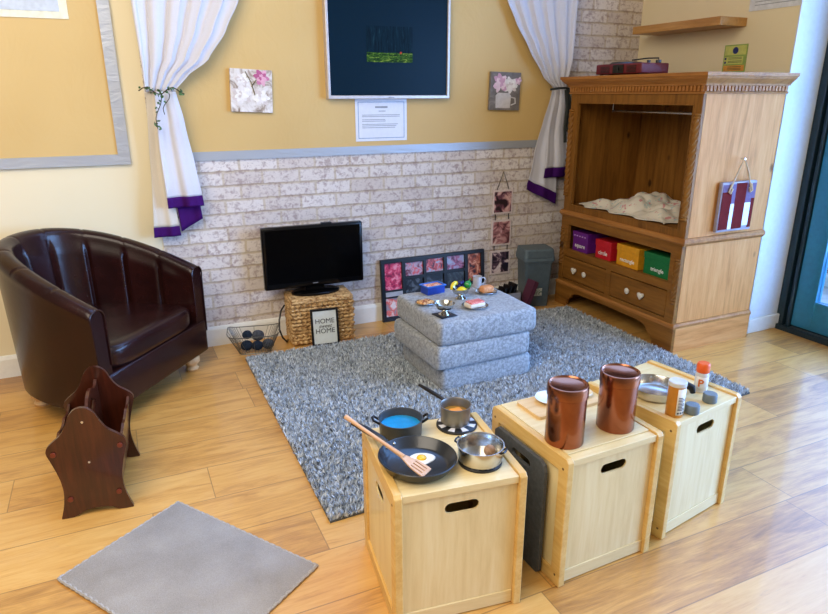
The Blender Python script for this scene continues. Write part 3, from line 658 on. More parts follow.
# rope turned quarter columns
def twist(z0, z1, y):
    m = MB(); R = .021
    def fn(u, v):
        z = z0+.03+(z1-z0-.06)*v; a = 2*PI*u; r = R*(1+.15*math.cos(4*(a-v*(z1-z0)*34)))
        return (-.006+r*math.cos(a), y+r*math.sin(a), z)
    m.grid(fn, 36, 110, cu=True)
    for za, zb in ((z0, z0+.034), (z1-.034, z1)): m.lathe([(0, za), (.020, za), (.024, za+.008), (.018, za+.017), (.024, za+.026), (.020, zb), (0, zb)], 24, (-.006, y, 0))
    m.build('rope_column', DZ, wd)
twist(.86, 1.49, .024); twist(.325, .62, .024); twist(.86, 1.49, WL-.024); twist(.325, .62, WL-.024)
# drawers
CER = plain(232, 226, 210, .2, name='ivory_ceramic', coat=.4)
def drawer(y0, y1, ks, side):
    d = MB().box((-.010, y0, .222), (.008, y1, .393)).box((.008, y0+.01, .23), (.30, y1-.01, .38)).build('drawer', DY, wd, bevel=.003)
    for yy, heart in ks:
        if heart:
            H = [(0, -.026), (.024, .0), (.027, .014), (.018, .024), (.008, .022), (0, .014), (-.008, .022), (-.018, .024), (-.027, .014), (-.024, 0)]
            k = MB().prism([(yy+a, .305+b) for a, b in H], -.036, -.020, 'yz').cyl((-.022, yy, .305), .006, .014, 12, 'x').build('knob', CER, d, bevel=.004); k['label'] = 'ivory heart shaped knob'
        else:
            k = MB().lathe([(0, -.034), (.012, -.033), (.021, -.028), (.021, -.024), (.010, -.019), (.008, -.009), (0, -.009)], 24, (0, yy, .305), 'x').build('knob', CER, d); k['label'] = 'ivory round knob'
drawer(.659, WL-.054, [(.992, True), (.876, False)], 0); drawer(.079, .601, [(.417, False), (.284, True)], 1)
CHR = plain(210, 210, 212, .25, .9, 'chrome_rail')
MB().tube([(.31, .03, 1.478), (.31, 1.10, 1.478)], .010, 12).tube([(.31, 1.10, 1.478), (.31, 1.10, 1.60)], .007, 10).build('hanging_rail', CHR, wd)

# crumpled blanket
t = NT('floral_cotton_blanket'); p = t.pos(); v = t.noise(p, 16, 3, .6, .5); v2 = t.noise(t.mapping(p, loc=(5, 1, 2)), 20, 2, .6, .5)
cc = t.mix(t.ramp(v, [(.58, (0, 0, 0, 1)), (.62, (1, 1, 1, 1))]), lin(226, 220, 206), lin(186, 200, 196)); cc = t.mix(t.ramp(v2, [(.62, (0, 0, 0, 1)), (.66, (1, 1, 1, 1))]), cc, lin(208, 150, 150))
BLK = t.set(cc, .9, spec=.1)
def blanket(u, v):
    x = -.27+.56*u; y = -.44+.88*v; e = min(u, 1-u, v, 1-v)*5; e = max(0, min(1, e)); e = e*e*(3-2*e)
    n = noise.noise(Vector((x*7, y*6, 1.3)))*.045+noise.noise(Vector((x*15+3, y*13, 4)))*.028+abs(noise.noise(Vector((x*9, y*9+5, 9))))*.05
    hump = .095*math.exp(-((y+.0)/.17)**2-((x-.0)/.2)**2)+.05*math.exp(-((y+.33)/.10)**2-((x+.05)/.15)**2)
    wob = .03*math.sin(v*21)*(1-e)
    return (x+wob+.03*noise.noise(Vector((y*5, 2, 1))), y+.02*math.sin(u*17)*(1-e), max(.004, .012+e*(hump+n*.8+.018)))
bl = empty('blanket', (3.42, 3.45, .797), label='crumpled pale floral blanket lying inside the wardrobe', cat='blanket')
m = MB(); m.grid(blanket, 60, 90); m.build('cloth', BLK, bl, solid=.004)
tag(MB().rbox((0, 0, 0), (.16, .14, .055), .02, 3).build('folded_cloth', m_fabric('navy_cloth', lin(20, 26, 44), lin(34, 42, 64), 200)), 'dark navy folded cloth behind the blanket at the near end of the wardrobe', 'cloth').location = (3.62, 2.848, .799)

# lettered storage boxes in the cubby
LET = plain(238, 238, 234, .5, name='white_lettering')
def sbox(y0, y1, h, colr, word, label):
    mt = plain(*colr, .5, name='card_'+word); o = empty('storage_box', (3.165, (y0+y1)/2, .449), label=label, cat='storage box', group='lettered colour boxes in the wardrobe'); W = (y1-y0)/2
    MB().box((.004, -W+.004, 0), (.19, W-.004, h-.004)).build('box_body', mt, o, bevel=.002)
    MB().box((0, -W, h-.045), (.194, W, h)).build('lid', mt, o, bevel=.003)
    text(None, word, .038 if len(word) > 6 else .044, face_x(.0032, 0, .045), LET, 'lettering', o, bold=.0006)
    return o
P0 = sbox(3.742, 3.920, .150, (104, 28, 130), 'square', 'purple storage box lettered square in the wardrobe cubby')
m = MB()
for i in range(5): m.box((-.0012, -.065+i*.03, .115), (.0, -.065+i*.03+.016, .124))
m.build('lid_print', plain(206, 160, 220, .5, name='lilac_print'), P0)
sbox(3.485, 3.655, .138, (200, 24, 38), 'circle', 'red storage box lettered circle in the wardrobe cubby')
sbox(3.212, 3.428, .150, (226, 156, 24), 'rectangle', 'orange-yellow storage box lettered rectangle in the wardrobe cubby')
sbox(2.915, 3.165, .150, (14, 112, 56), 'triangle', 'green storage box lettered triangle in the wardrobe cubby')

# striped plaque hung on the wardrobe side
hb = empty('hanging_plaque', (3.51, 2.79, .775), label='striped maroon and lilac plaque hung by a cord on the wardrobe side', cat='plaque')
EDG = plain(150, 142, 154, .5, name='clear_plastic_edge'); MAR = plain(104, 34, 34, .9, name='maroon_felt', spec=.05); LIL = plain(116, 98, 128, .8, name='lilac_strip', spec=.1); PW = plain(222, 224, 232, .3, name='white_strip')
MB().rbox((-.152, -.004, 0), (.152, .022, .31), .006, 2).build('board', EDG, hb)
def strip(x0, z0, x1, z1, m_, nm, t_=.007): MB().box((x0, -t_, z0), (x1, -.0035, z1)).build(nm, m_, hb)
strip(-.142, .015, -.062, .249, MAR, 'maroon_stripe'); strip(-.03, .015, .062, .30, MAR, 'maroon_stripe'); strip(.115, .015, .145, .20, MAR, 'maroon_stripe')
strip(-.061, .175, -.031, .295, LIL, 'lilac_stripe'); strip(.063, .175, .114, .295, LIL, 'lilac_stripe'); strip(-.142, .2495, -.062, .295, LIL, 'lilac_stripe'); strip(.115, .2005, .145, .295, LIL, 'lilac_stripe')
strip(-.061, .015, -.031, .174, PW, 'white_stripe'); strip(.063, .03, .114, .174, PW, 'white_stripe')
ROPE = plain(206, 180, 146, .8, name='jute_cord')
MB().tube([(-.085, -.012, .27), (-.05, -.012, .36), (.0, -.008, .452), (.05, -.012, .36), (.09, -.012, .27)], .005, 8).tube([(-.085, -.014, .295), (-.10, -.014, .25), (-.085, -.014, .24), (-.07, -.014, .27)], .005, 8).tube([(.09, -.014, .295), (.105, -.014, .25), (.09, -.014, .24), (.075, -.014, .27)], .005, 8).build('cord', ROPE, hb)
MB().cyl((0, -.014, .446), .006, .03, 10, 'y').build('peg', CHR, hb)

# record player on top of the wardrobe
rp = empty('record_player', (3.345, 3.655, 1.719), math.radians(2), label='maroon suitcase record player standing on top of the wardrobe', cat='record player')
MAR2 = plain(110, 26, 34, .5, name='maroon_vinyl'); 
MB().rbox((-.125, -.215, .008), (.125, .215, .075), .008, 3).build('case', MAR2, rp)
for y0 in (-.17, .08):
    m = MB()
    for k in range(5): m.box((-.1275, y0, .018+k*.009), (-.1245, y0+.085, .0225+k*.009))
    m.build('speaker_grille', BLACK, rp)
MB().box((-.1285, -.055, .014), (-.124, .045, .068)).cyl((-.133, -.005, .041), .012, .008, 16, 'x').build('control_panel', BLACK, rp)
MB().lathe([(0, .0755), (.115, .0755), (.10, .088), (.02, .090), (0, .094)], 40, (.0, .05, 0)).build('platter', BLACK, rp)
MB().tube([(.08, -.16, .08), (.08, -.16, .108), (.03, -.12, .108), (-.03, -.03, .098)], .005, 8).cyl((.08, -.16, .076), .018, .02, 16).cyl((-.03, -.18, .076), .012, .016, 12).build('tonearm', plain(60, 60, 64, .3, .6, 'dark_metal'), rp)
m = MB()
for x in (-.10, .10):
    for y in (-.18, .18): m.cyl((x, y, 0), .012, .009, 12)
m.build('rubber_foot', BLACK, rp)

# floating shelf, sign, paper on the right wall
sh = wood('oak_shelf', lin(168, 116, 52), lin(190, 138, 72), lin(206, 156, 90), .4, 'y', 1., bump=.05)
tag(MB().box((3.655, 3.235, 2.018), (3.899, 4.02, 2.070)).build('floating_shelf', sh, bevel=.002), 'thick oak floating shelf on the cream wall above the wardrobe', 'shelf')
sg = empty('safety_sign', (3.897, 3.285, 1.735), label='small green and yellow sign with a dark blue dot on the cream wall', cat='sign')
MB().box((-.003, -.09, 0), (0, .09, .175)).build('sheet', plain(150, 176, 88, .4, name='sign_green'), sg)
MB().box((-.0038, -.082, .008), (-.003, .082, .045)).build('orange_band', plain(226, 160, 70, .4, name='sign_orange'), sg)
MB().box((-.0038, -.082, .11), (-.003, .082, .168)).box((-.0038, -.066, .053), (-.003, .082, .10)).build('yellow_panel', plain(206, 210, 112, .4, name='sign_yellow'), sg)
MB().cyl((-.0045, 0, .138), .022, .001, 24, 'x').cyl((-.0045, .072, .088), .008, .001, 16, 'x').cyl((-.0045, .072, .064), .008, .001, 16, 'x').build('blue_dot', plain(24, 40, 110, .4, name='sign_blue'), sg)
m = MB()
for z in (.092, .084, .07, .062, .034, .024, .016): m.box((-.0046, -.058, z), (-.0039, .05, z+.003))
m.build('printed_lines', plain(60, 80, 60, .6, name='sign_ink'), sg)
pw = empty('notice', (3.897, 3.04, 2.105), label='white printed paper on the cream wall at the top right corner', cat='notice')
MB().box((-.002, -.17, 0), (0, .19, .25)).build('sheet', plain(222, 226, 234, .6, name='cool_paper'), pw)
m = MB()
for z in (.03, .05, .07, .09, .12, .14): m.box((-.0028, -.14, z), (-.002, .15, z+.004))
m.build('printed_lines', INK, pw)

# ------------------------------------------------------------------ brown tub armchair
t = NT('dark_brown_leather'); p = t.pos(); n1 = t.noise(p, 90, 4, .65); n2 = t.noise(p, 7, 3, .6)
LEA = t.set(t.ramp(n2, [(.3, lin(30, 11, 10)), (.7, lin(44, 18, 16))]), t.math('ADD', .22, t.math('MULTIPLY', n1, .06)), spec=.36); t.bump(t.math('ADD', t.math('MULTIPLY', n1, .03), t.math('MULTIPLY', n2, .6)), .22, .012)
# local frame: +x to the right arm (towards the wall), +y to the back of the chair
ach = empty('armchair', (.10, 3.52, 0), math.atan2(.775, .632), label='dark brown leather tub armchair in the left corner', cat='armchair')
HW, DEP, TH = .463, .80, .092
def uplan(s, inset):
    """s 0..1 from the front of the left arm round the back to the front of the right arm"""
    a = PI*(1-s); e = 2/2.35; w_, d_ = HW-inset, DEP-inset
    c, q = math.cos(a), math.sin(a)
    x = w_*abs(c)**e*(1 if c > 0 else -1); y = d_*abs(q)**e
    return x, y
def arc(s):       # re-space so columns are even along the curve
    return s
def rim(s):
    k = math.sin(PI*s)**.85; return .645+.205*k
SE = [PI*0]
def shell(s, v):
    # cross-section: outer bottom -> outer top -> rolled rim -> inner bottom
    H = rim(s); z0 = .11; k = math.sin(PI*s)
    flare = lambda z: .045*k*(1-(z-z0)/(H-z0))      # narrower at the bottom of the back
    if v < .40:
        q = v/.40; z = z0+(H-.05-z0)*q; ins = flare(z)+.012*(1-q)
    elif v < .62:
        q = (v-.40)/.22; a = PI*q; ins = TH/2-(TH/2+.004)*math.cos(a); z = H-.05+.052*math.sin(a)**.8
    else:
        q = (v-.62)/.38; z = H-.05-(H-.05-.26)*q
        n_ = 11; f = s*n_; fr_ = f-math.floor(f); groove = abs(math.sin(PI*fr_))**.45
        edge = min(1, min(s, 1-s)*14)
        ins = TH+.004+.020*groove*edge*min(1, q*6)*(1-.4*q)+.05*q*k
    x, y = uplan(s, ins)
    return (x, y, z)
def sp_(s):      # even out spacing of the superellipse parameter
    return s
m = MB(); NS, NV = 221, 64
# even arc-length table
tab = [uplan(i/2000, 0) for i in range(2001)]; acc = [0]
for a, b in zip(tab, tab[1:]): acc.append(acc[-1]+math.dist(a, b))
def even(s):
    L = s*acc[-1]; i = int(np.searchsorted(acc, L)); i = min(max(i, 1), 2000); f = (L-acc[i-1])/(acc[i]-acc[i-1]+1e-9); return (i-1+f)/2000
def shell2(s, v):
    ev = even(s); H = None
    k = math.sin(PI*s); return shell_s(s, ev, v)
def shell_s(s, ev, v):
    H = .645+.25*math.sin(PI*s)**1.0; z0 = .11; k = math.sin(PI*s)
    if v < .40:
        q = v/.40; z = z0+(H-.05-z0)*q; ins = .012*k*(1-q)+.008*(1-q)
    elif v < .62:
        q = (v-.40)/.22; a = PI*q; ins = TH/2-(TH/2+.004)*math.cos(a); z = H-.05+.052*abs(math.sin(a))**.8
        f = s*9; fr_ = f-math.floor(f); ins += .0; z -= .004*math.exp(-(min(fr_, 1-fr_)/.03)**2)
    else:
        q = (v-.62)/.38; z = H-.05-(H-.05-.26)*q
        f = s*9; fr_ = f-math.floor(f); groove = min(1, min(fr_, 1-fr_)/.13); groove = math.sin(groove*PI/2)
        edge = min(1, min(s, 1-s)*14)
        ins = TH+.004+.022*(groove-.4)*edge*min(1, q*8)+.04*q*k
    x, y = uplan(ev, ins); return (x, y, z)
V = m.grid(shell2, NS, NV)
for col in (V[0], V[-1]):
    m.f(col if col is V[0] else col[::-1])
m.f([V[i][0] for i in range(0, NS, 4)]+[V[NS-1][0]][:0])
m.build('tub_shell', LEA, ach)
MB().rbox((-HW+.02, -.012, .11), (HW-.02, .20, .305), .012, 3).build('front_rail', LEA, ach)
# piping on both arm fronts
for sx in (-1, 1):
    m = MB(); pts = []
    for v in [i/40 for i in range(4, 37)]:
        x, y, z = shell_s(0 if sx < 0 else 1, 0 if sx < 0 else 1, v); pts.append((x, -.004, z))
    m.tube(pts, .0045, 6); m.build('arm_piping', LEA, ach)
# seat cushion, rounded at the back to follow the tub
def cush(u, v):
    a = 2*PI*u; e = .30; c, s = math.cos(a), math.sin(a)
    hw, hd = HW-TH-.006, .30; x = hw*abs(c)**e*(1 if c > 0 else -1); y = hd*abs(s)**(e if s < 0 else .75)*(1 if s > 0 else -1)
    q = 2*v-1; r = (1-abs(q)**5)**.22 if abs(q) < 1 else 0
    rad = [0, .55, .9, .965, .992, 1, 1, 1, .992, .965, .9, .55, 0]; zz = [0, 0, .004, .014, .032, .055, .07, .085, .106, .124, .134, .142, .148]
    i = v*12; k = min(11, int(i)); f = i-k; R = rad[k]+(rad[k+1]-rad[k])*f; z = zz[k]+(zz[k+1]-zz[k])*f
    return (x*R, .285+y*R, .295+z)
m = MB(); m.grid(cush, 72, 37, cu=True); m.build('seat_cushion', LEA, ach)
PALE = wood('pale_turned_beech', lin(196, 156, 104), lin(216, 178, 126), lin(228, 194, 146), .4, 'z')
for x, y in ((-.37, .07), (.37, .07), (-.24, .60), (.24, .60)):
    MB().lathe([(0, 0), (.034, 0), (.041, .012), (.030, .026), (.032, .036), (.050, .052), (.052, .074), (.040, .098), (.044, .112), (0, .112)], 24, (x, y, 0)).build('foot', PALE, ach)

# ------------------------------------------------------------------ wooden magazine rack
mr = empty('magazine_rack', (-.214, 2.735, 0), math.radians(-6), label='dark mahogany magazine rack with scalloped ends in front of the armchair', cat='magazine rack')
def sm(pts, n=5):
    out = []; N = len(pts)
    for i in range(N-1):
        p0, p1, p2, p3 = pts[max(i-1, 0)], pts[i], pts[i+1], pts[min(i+2, N-1)]
        for k in range(n):
            t_ = k/n; out.append(tuple(.5*((2*p1[j])+(-p0[j]+p2[j])*t_+(2*p0[j]-5*p1[j]+4*p2[j]-p3[j])*t_*t_+(-p0[j]+3*p1[j]-3*p2[j]+p3[j])*t_**3) for j in (0, 1)))
    out.append(pts[-1]); return out
half = sm([(0, .470), (.022, .464), (.045, .440), (.062, .400), (.085, .365), (.118, .338), (.137, .318), (.142, .295), (.133, .262), (.120, .215), (.110, .165), (.108, .115), (.116, .06), (.132, .004)])
foot_ = sm([(.132, .004), (.128, 0), (.095, .0), (.07, .008), (.045, .022), (.0, .028)], 4)
outl = half+foot_[1:]; full = outl+[(-x, z) for x, z in outl[::-1][1:-1]]
DM = MAHOG['z']
def end_panel(y):
    e = MB().prism(full, y-.008, y+.008, 'xz').build('end_panel', DM, mr, bevel=.003)
    s = -1 if y < 0 else 1
    for x, z in ((-.118, .29), (.118, .29), (-.088, .085), (.088, .085)): MB().cyl((x, y+s*.008 if s > 0 else y-.008-.008, z), .0105, .008, 12, 'y').build('dowel_cap', plain(110, 44, 26, .3, name='red_brown_dowel'), e, bevel=.002)
    m = MB()
    for z in (.41, .235): m.cyl((0, y+(s*.008 if s > 0 else -.008-.002), z), .005, .002, 10, 'y')
    m.build('screw_head', CHR, e)
end_panel(-.205); end_panel(.205)
def slats(x0, z0, x1, z1):
    """one slatted side between the end panels, with a scalloped top rail"""
    m = MB(); d = Vector((x1-x0, z1-z0)); n = 9
    top = [(-.197+.394*i/24, 0) for i in range(25)]
    nx, nz = -d.y/d.length*.005, d.x/d.length*.005
    def q(t_, y, o): return (x0+d.x*t_+nx*o, y, z0+d.y*t_+nz*o)
    rows = 25
    for o in (-1, 1):
        pass
    G = [[(m.v(q(0, -.197+.394*i/rows, -1)), m.v(q(0, -.197+.394*i/rows, 1)), m.v(q(1-.05*abs(math.sin(i/rows*PI*3)), -.197+.394*i/rows, 1)), m.v(q(1-.05*abs(math.sin(i/rows*PI*3)), -.197+.394*i/rows, -1)))] for i in range(rows+1)]
    for A, B in zip(G, G[1:]):
        A, B = A[0], B[0]
        for k in range(4): m.f([A[k], A[(k+1) % 4], B[(k+1) % 4], B[k]])
    m.f(list(G[0][0])); m.f(list(G[-1][0])[::-1])
    m.build('side_slat', MAHOG['y'], mr)
for sx in (-1, 1): slats(sx*.088, .075, sx*.120, .31)
MB().box((-.088, -.197, .065), (.088, .197, .075)).build('bottom_board', MAHOG['y'], mr)
# centre divider with carrying handle
hd = sm([(-.197, .20), (-.197, .40), (-.16, .40), (-.10, .41), (-.05, .435), (0, .442), (.05, .435), (.10, .41), (.16, .40), (.197, .40), (.197, .20)], 3)
hole = sm([(-.10, .36), (-.06, .375), (0, .41), (.06, .375), (.10, .36), (.05, .345), (-.05, .345), (-.10, .36)], 3)[:-1]
m = MB().prism([(a, b) for a, b in [(-.197, .08), *hd[3:-3], (.197, .08)]], -.006, .006, 'yz', holes=[hole]); m.build('handle_divider', MAHOG['y'], mr)

# ------------------------------------------------------------------ small mat
t = NT('grey_short_pile'); p = t.pos(); n = t.noise(p, 420, 2, .6); n2 = t.noise(p, 5, 3, .5)
MATG = t.set(t.ramp(t.math('ADD', t.math('MULTIPLY', n, .5), t.math('MULTIPLY', n2, .5)), [(.35, lin(140, 134, 126)), (.65, lin(172, 166, 158))]), .95, spec=.1); t.bump(n, .6, .003)
A_, B_, C_ = Vector((-.356, 2.149)), Vector((.062, 2.450)), Vector((.455, 1.807)); e1_, e2_ = (A_-B_), (C_-B_)
e1n = e1_.normalized(); e2n = Vector((-e1n.y, e1n.x)); e2n = e2n if e2n.dot(e2_) > 0 else -e2n
MW, ML = e1_.length-.005, e2_.dot(e2n)-.025
mt = empty('mat', (B_.x, B_.y, 0), math.atan2(e1n.y, e1n.x)-math.radians(1.5), label='small plain grey mat on the bare floor at bottom left', cat='mat')
sg_ = 1 if Vector((math.cos(mt.rotation_euler.z+PI/2), math.sin(mt.rotation_euler.z+PI/2))).dot(e2n) > 0 else -1
ys = sorted((0, sg_*ML)); MB().rbox((0, ys[0], .001), (MW, ys[1], .013), .005, 2).build('pile', MATG, mt)
m = MB(); rr = random.Random(4); per = []
for (x0, y0, x1, y1) in ((0, ys[0], MW, ys[0]), (MW, ys[0], MW, ys[1]), (MW, ys[1], 0, ys[1]), (0, ys[1], 0, ys[0])):
    N = int(math.hypot(x1-x0, y1-y0)/.006)
    for i in range(N): per.append((x0+(x1-x0)*i/N+rr.uniform(-.001, .001), y0+(y1-y0)*i/N+rr.uniform(-.001, .001), .007+.002*math.sin(i*1.3)))
m.tube(per, .0065, 6, True); m.build('overlocked_edge', m_fabric('pale_grey_binding', lin(150, 144, 136), lin(186, 180, 172), 300), mt)

# ------------------------------------------------------------------ shaggy rug
rug = empty('shag_rug', (0, 0, 0), label='large grey shaggy rug on the wooden floor under the cushion stack', cat='rug')
RC = [Vector((.590, 2.065)), Vector((3.075, 2.17)), Vector((3.09, 3.83)), Vector((.605, 3.855))]
m = MB(); m.f([m.v((p.x, p.y, .001)) for p in RC]); V = m.bm.verts[:]
m2 = MB(); m2.prism([(p.x, p.y) for p in RC], .001, .010, 'xy'); m.bm.free()
t = NT('rug_backing'); m2.build('backing', t.set(lin(84, 86, 86), .95), rug)
t = NT('grey_shag_yarn'); at = t.n('Attribute'); at.attribute_name = 'tint'
PILE = t.set(t.ramp(at.outputs['Fac'], [(0, lin(84, 92, 100)), (.5, lin(186, 196, 205)), (1, lin(240, 245, 250))]), .75, spec=.25)
rng = np.random.default_rng(5); N = 150000
u = rng.random(N); v = rng.random(N)
c4 = np.array([[p.x, p.y] for p in RC]); base = ((1-u)*(1-v))[:, None]*c4[0]+(u*(1-v))[:, None]*c4[1]+(u*v)[:, None]*c4[2]+((1-u)*v)[:, None]*c4[3]
cell = np.floor(base/.014).astype(int); h = ((cell[:, 0]*73856093) ^ (cell[:, 1]*19349663)) & 0xffff
ang = h/65536*2*np.pi+rng.normal(0, .5, N); lean = .005+.010*((h*7919 % 65536)/65536)+rng.random(N)*.006
ht_ = .026+rng.random(N)*.012; wdt = .0022+rng.random(N)*.0016
d = np.stack([np.cos(ang), np.sin(ang)], 1); fa = rng.random(N)*2*np.pi; sd = np.stack([np.cos(fa), np.sin(fa)], 1)*wdt[:, None]
z = lambda q: np.full((N, 1), q)
b0 = np.hstack([base-sd, z(.006)]); b1 = np.hstack([base+sd, z(.006)])
md = base+d*(lean*.35)[:, None]; m0 = np.hstack([md-sd*1.1, (ht_*.65)[:, None]]); m1 = np.hstack([md+sd*1.1, (ht_*.65)[:, None]])
tp = np.hstack([base+d*lean[:, None], ht_[:, None]])
co = np.stack([b0, b1, m1, m0, tp], 1).reshape(-1, 3)
ix = np.arange(N)[:, None]*5
quads = ix+np.array([[0, 1, 2, 3]]); tris = ix+np.array([[3, 2, 4]])
loops = np.hstack([quads, tris]).ravel(); ls = (np.arange(N)[:, None]*7+np.array([[0, 4]])).ravel()
me = bpy.data.meshes.new('pile'); me.vertices.add(N*5); me.vertices.foreach_set('co', co.ravel()); me.loops.add(N*7); me.loops.foreach_set('vertex_index', loops.astype(np.int32))
me.polygons.add(N*2); me.polygons.foreach_set('loop_start', ls.astype(np.int32)); me.update(calc_edges=True)
at_ = me.attributes.new('tint', 'FLOAT', 'POINT'); at_.data.foreach_set('value', np.repeat(np.clip(.5+.28*rng.normal(size=N)*.8+.25*((h % 97)/97-.5), 0, 1), 5).astype(np.float32))
me.materials.append(PILE); po = bpy.data.objects.new('pile', me); COL.objects.link(po); po.parent = rug; po['kind'] = 'stuff'

# ------------------------------------------------------------------ folding foam seat stacked in three
t = NT('grey_crushed_velvet'); p = t.pos(); n = t.noise(p, 60, 5, .75, .4); n2 = t.noise(p, 160, 3, .6)
VEL = t.set(t.ramp(n, [(.38, lin(122, 125, 128)), (.5, lin(148, 152, 156)), (.6, lin(172, 176, 180))]), .7, spec=.3); t.bump(t.math('ADD', t.math('MULTIPLY', n, .6), t.math('MULTIPLY', n2, .3)), .35, .006); t.b.inputs['Sheen Weight'].default_value = .3
ot = empty('folding_cushion_seat', (1.775, 3.155, .012), math.radians(.5), label='grey velvet fold-out seat stacked in three layers on the shaggy rug', cat='pouffe')
def cushion(x0, x1, y0, y1, z0, z1, seed, rz):
    w2, d2, h2 = (x1-x0)/2, (y1-y0)/2, (z1-z0)/2
    ring = rrect(w2, d2, .028, 5); pts = []
    for i in range(len(ring)):
        p, q = ring[i], ring[(i+1) % len(ring)]; k = max(1, int(math.dist(p, q)/.018))
        for j in range(k): pts.append((p[0]+(q[0]-p[0])*j/k, p[1]+(q[1]-p[1])*j/k))
    prof = [(.0, -1), (.55, -1), (.80, -1), (.90, -1), (.945, -.98), (.972, -.90), (.990, -.75), (.998, -.4), (1, 0), (.998, .4), (.990, .75), (.972, .90), (.945, .98), (.90, 1.0), (.80, 1.01), (.55, 1.02), (.0, 1.03)]
    NP = len(pts)
    def fn(u, v):
        i = min(NP-1, int(round(u*NP))) % NP; px, py = pts[i]; k = min(len(prof)-1, int(round(v*(len(prof)-1)))); R, zz = prof[k]
        x, y = px*R, py*R; n_ = noise.noise(Vector((x*7+seed, y*7, zz*1.5+seed))); n3 = noise.noise(Vector((x*26+seed, y*26, zz*2)))
        o = 1+.010*n_*(R > .9)+.004*n3*(R > .9)
        return ((x0+x1)/2+x*o, (y0+y1)/2+y*o, (z0+z1)/2+zz*h2+.003*n_*(zz > .5))
    m = MB(); m.xf((0, 0, 0), rz); m.grid(fn, NP, len(prof), cu=True); o = m.build('foam_section', VEL, ot)
    pip = MB(); pip.xf((0, 0, 0), rz); 
    return o
cushion(-.275, .325, -.265, .27, .001, .140, 1., 0)
cushion(-.325, .30, -.285, .29, .144, .280, 5., math.radians(.8))
cushion(-.305, .335, -.29, .30, .284, .4245, 9., math.radians(-.5))
OZ = .4385
# ---- tea things on the seat
SIL = plain(200, 198, 190, .18, 1., 'silver_dish', vary=.03)
def plate(x, y, r, label, mat=SIL):
    o = empty('plate', (x, y, OZ), 0, label, 'plate', 'toy plates on the grey seat')
    MB().lathe([(0, .002), (r*.6, .002), (r*.68, .004), (r*.97, .011), (r, .0125), (r*.96, .014), (r*.66, .007), (r*.6, .005), (0, .005)], 40).build('dish', mat, o); return o
plate(1.55, 3.20, .06, 'small silver plate holding a pastry at the left of the grey seat')
plate(1.785, 3.030, .077, 'silver plate holding a pink and white slice at the front of the grey seat')
plate(1.985, 3.24, .068, 'silver plate holding a bread roll at the right of the grey seat')
ps = empty('pastry', (1.55, 3.20, OZ+.0052), .3, 'golden pastry slice with red filling on the small silver plate', 'pastry')
MB().rbox((-.042, -.032, 0), (.042, .032, .014), .006, 3).build('crust', blob_mat('baked_crust', [(.38, lin(150, 84, 40)), (.5, lin(214, 150, 84)), (.62, lin(236, 196, 136))], 60, 3, .6), ps)
m = MB()
for a, b in ((-.025, -.012), (0, .012), (.022, -.008), (-.01, -.02), (.03, .015)): m.ball((a, b, .014), .007, 10, 6, (1, 1, .4))
m.build('filling', plain(130, 40, 30, .4, name='berry_filling'), ps)
cs = empty('cake_slice', (1.785, 3.030, OZ+.0052), .12, 'pink topped white slice on the front silver plate', 'cake')
MB().rbox((-.055, -.035, 0), (.05, .035, .022), .006, 3).build('base', plain(224, 214, 200, .6, name='white_sponge'), cs)
MB().rbox((-.045, -.028, .021), (.05, .034, .030), .004, 3).build('icing', blob_mat('pink_icing', [(.4, lin(214, 96, 96)), (.55, lin(232, 140, 130)), (.7, lin(236, 170, 150))], 50, 2), cs)
tag(MB().rbox((-.042, -.028, 0), (.042, .028, .042), .014, 4).build('bread_roll', blob_mat('orange_bread', [(.35, lin(206, 130, 76)), (.65, lin(232, 170, 116))], 30, 3)), 'small square bread roll on the right silver plate', 'bread').location = (1.985, 3.235, OZ+.0052)
tag(MB().rbox((-.052, -.052, 0), (.052, .052, .004), .002, 2).build('coaster', plain(26, 32, 44, .5, name='slate')), 'square dark slate coaster under the empty silver bowl', 'coaster').location = (1.56, 2.975, OZ)
bpy.data.objects['coaster'].rotation_euler = (0, 0, .15)
def footed(x, y, z, r, h, label):
    o = empty('footed_bowl', (x, y, z), 0, label, 'bowl', 'silver footed bowls on the grey seat')
    MB().lathe([(0, h*.42), (r*.3, h*.44), (r*.75, h*.62), (r*.97, h*.95), (r, h), (r*1.03, h), (r*1.0, h*.93), (r*.78, h*.56), (r*.3, h*.36), (0, h*.34)], 40).build('bowl', SIL, o)
    MB().lathe([(0, 0), (r*.62, 0), (r*.62, h*.05), (r*.45, h*.16), (r*.24, h*.3), (r*.2, h*.40), (0, h*.42)], 32).build('foot', SIL, o)
footed(1.56, 2.975, OZ+.0045, .056, .066, 'empty silver footed bowl on the dark coaster')
footed(1.785, 3.205, OZ, .054, .066, 'silver footed bowl heaped with play fruit')
bb = empty('food_box', (1.690, 3.385, OZ), .12, 'bright blue plastic box with a printed pink lid on the grey seat', 'box')
BL = plain(12, 62, 176, .35, name='blue_plastic', coat=.2)
MB().prism(rect(-.062, -.042, .062, .042), 0, .006, 'xy').prism(rect(-.062, -.042, .062, .042), .006, .05, 'xy', holes=[rect(-.056, -.036, .056, .036)]).build('tub', BL, bb, bevel=.003)
MB().prism(rect(-.070, -.049, .070, .049), .046, .054, 'xy', holes=[rect(-.057, -.037, .057, .037)]).build('rim', plain(30, 104, 206, .35, name='light_blue_rim'), bb, bevel=.002)
MB().box((-.0555, -.0355, .03), (.0555, .0355, .049)).build('contents', blob_mat('pink_contents', [(.4, lin(214, 110, 80)), (.52, lin(236, 176, 140)), (.62, lin(236, 220, 206))], 50, 2), bb)
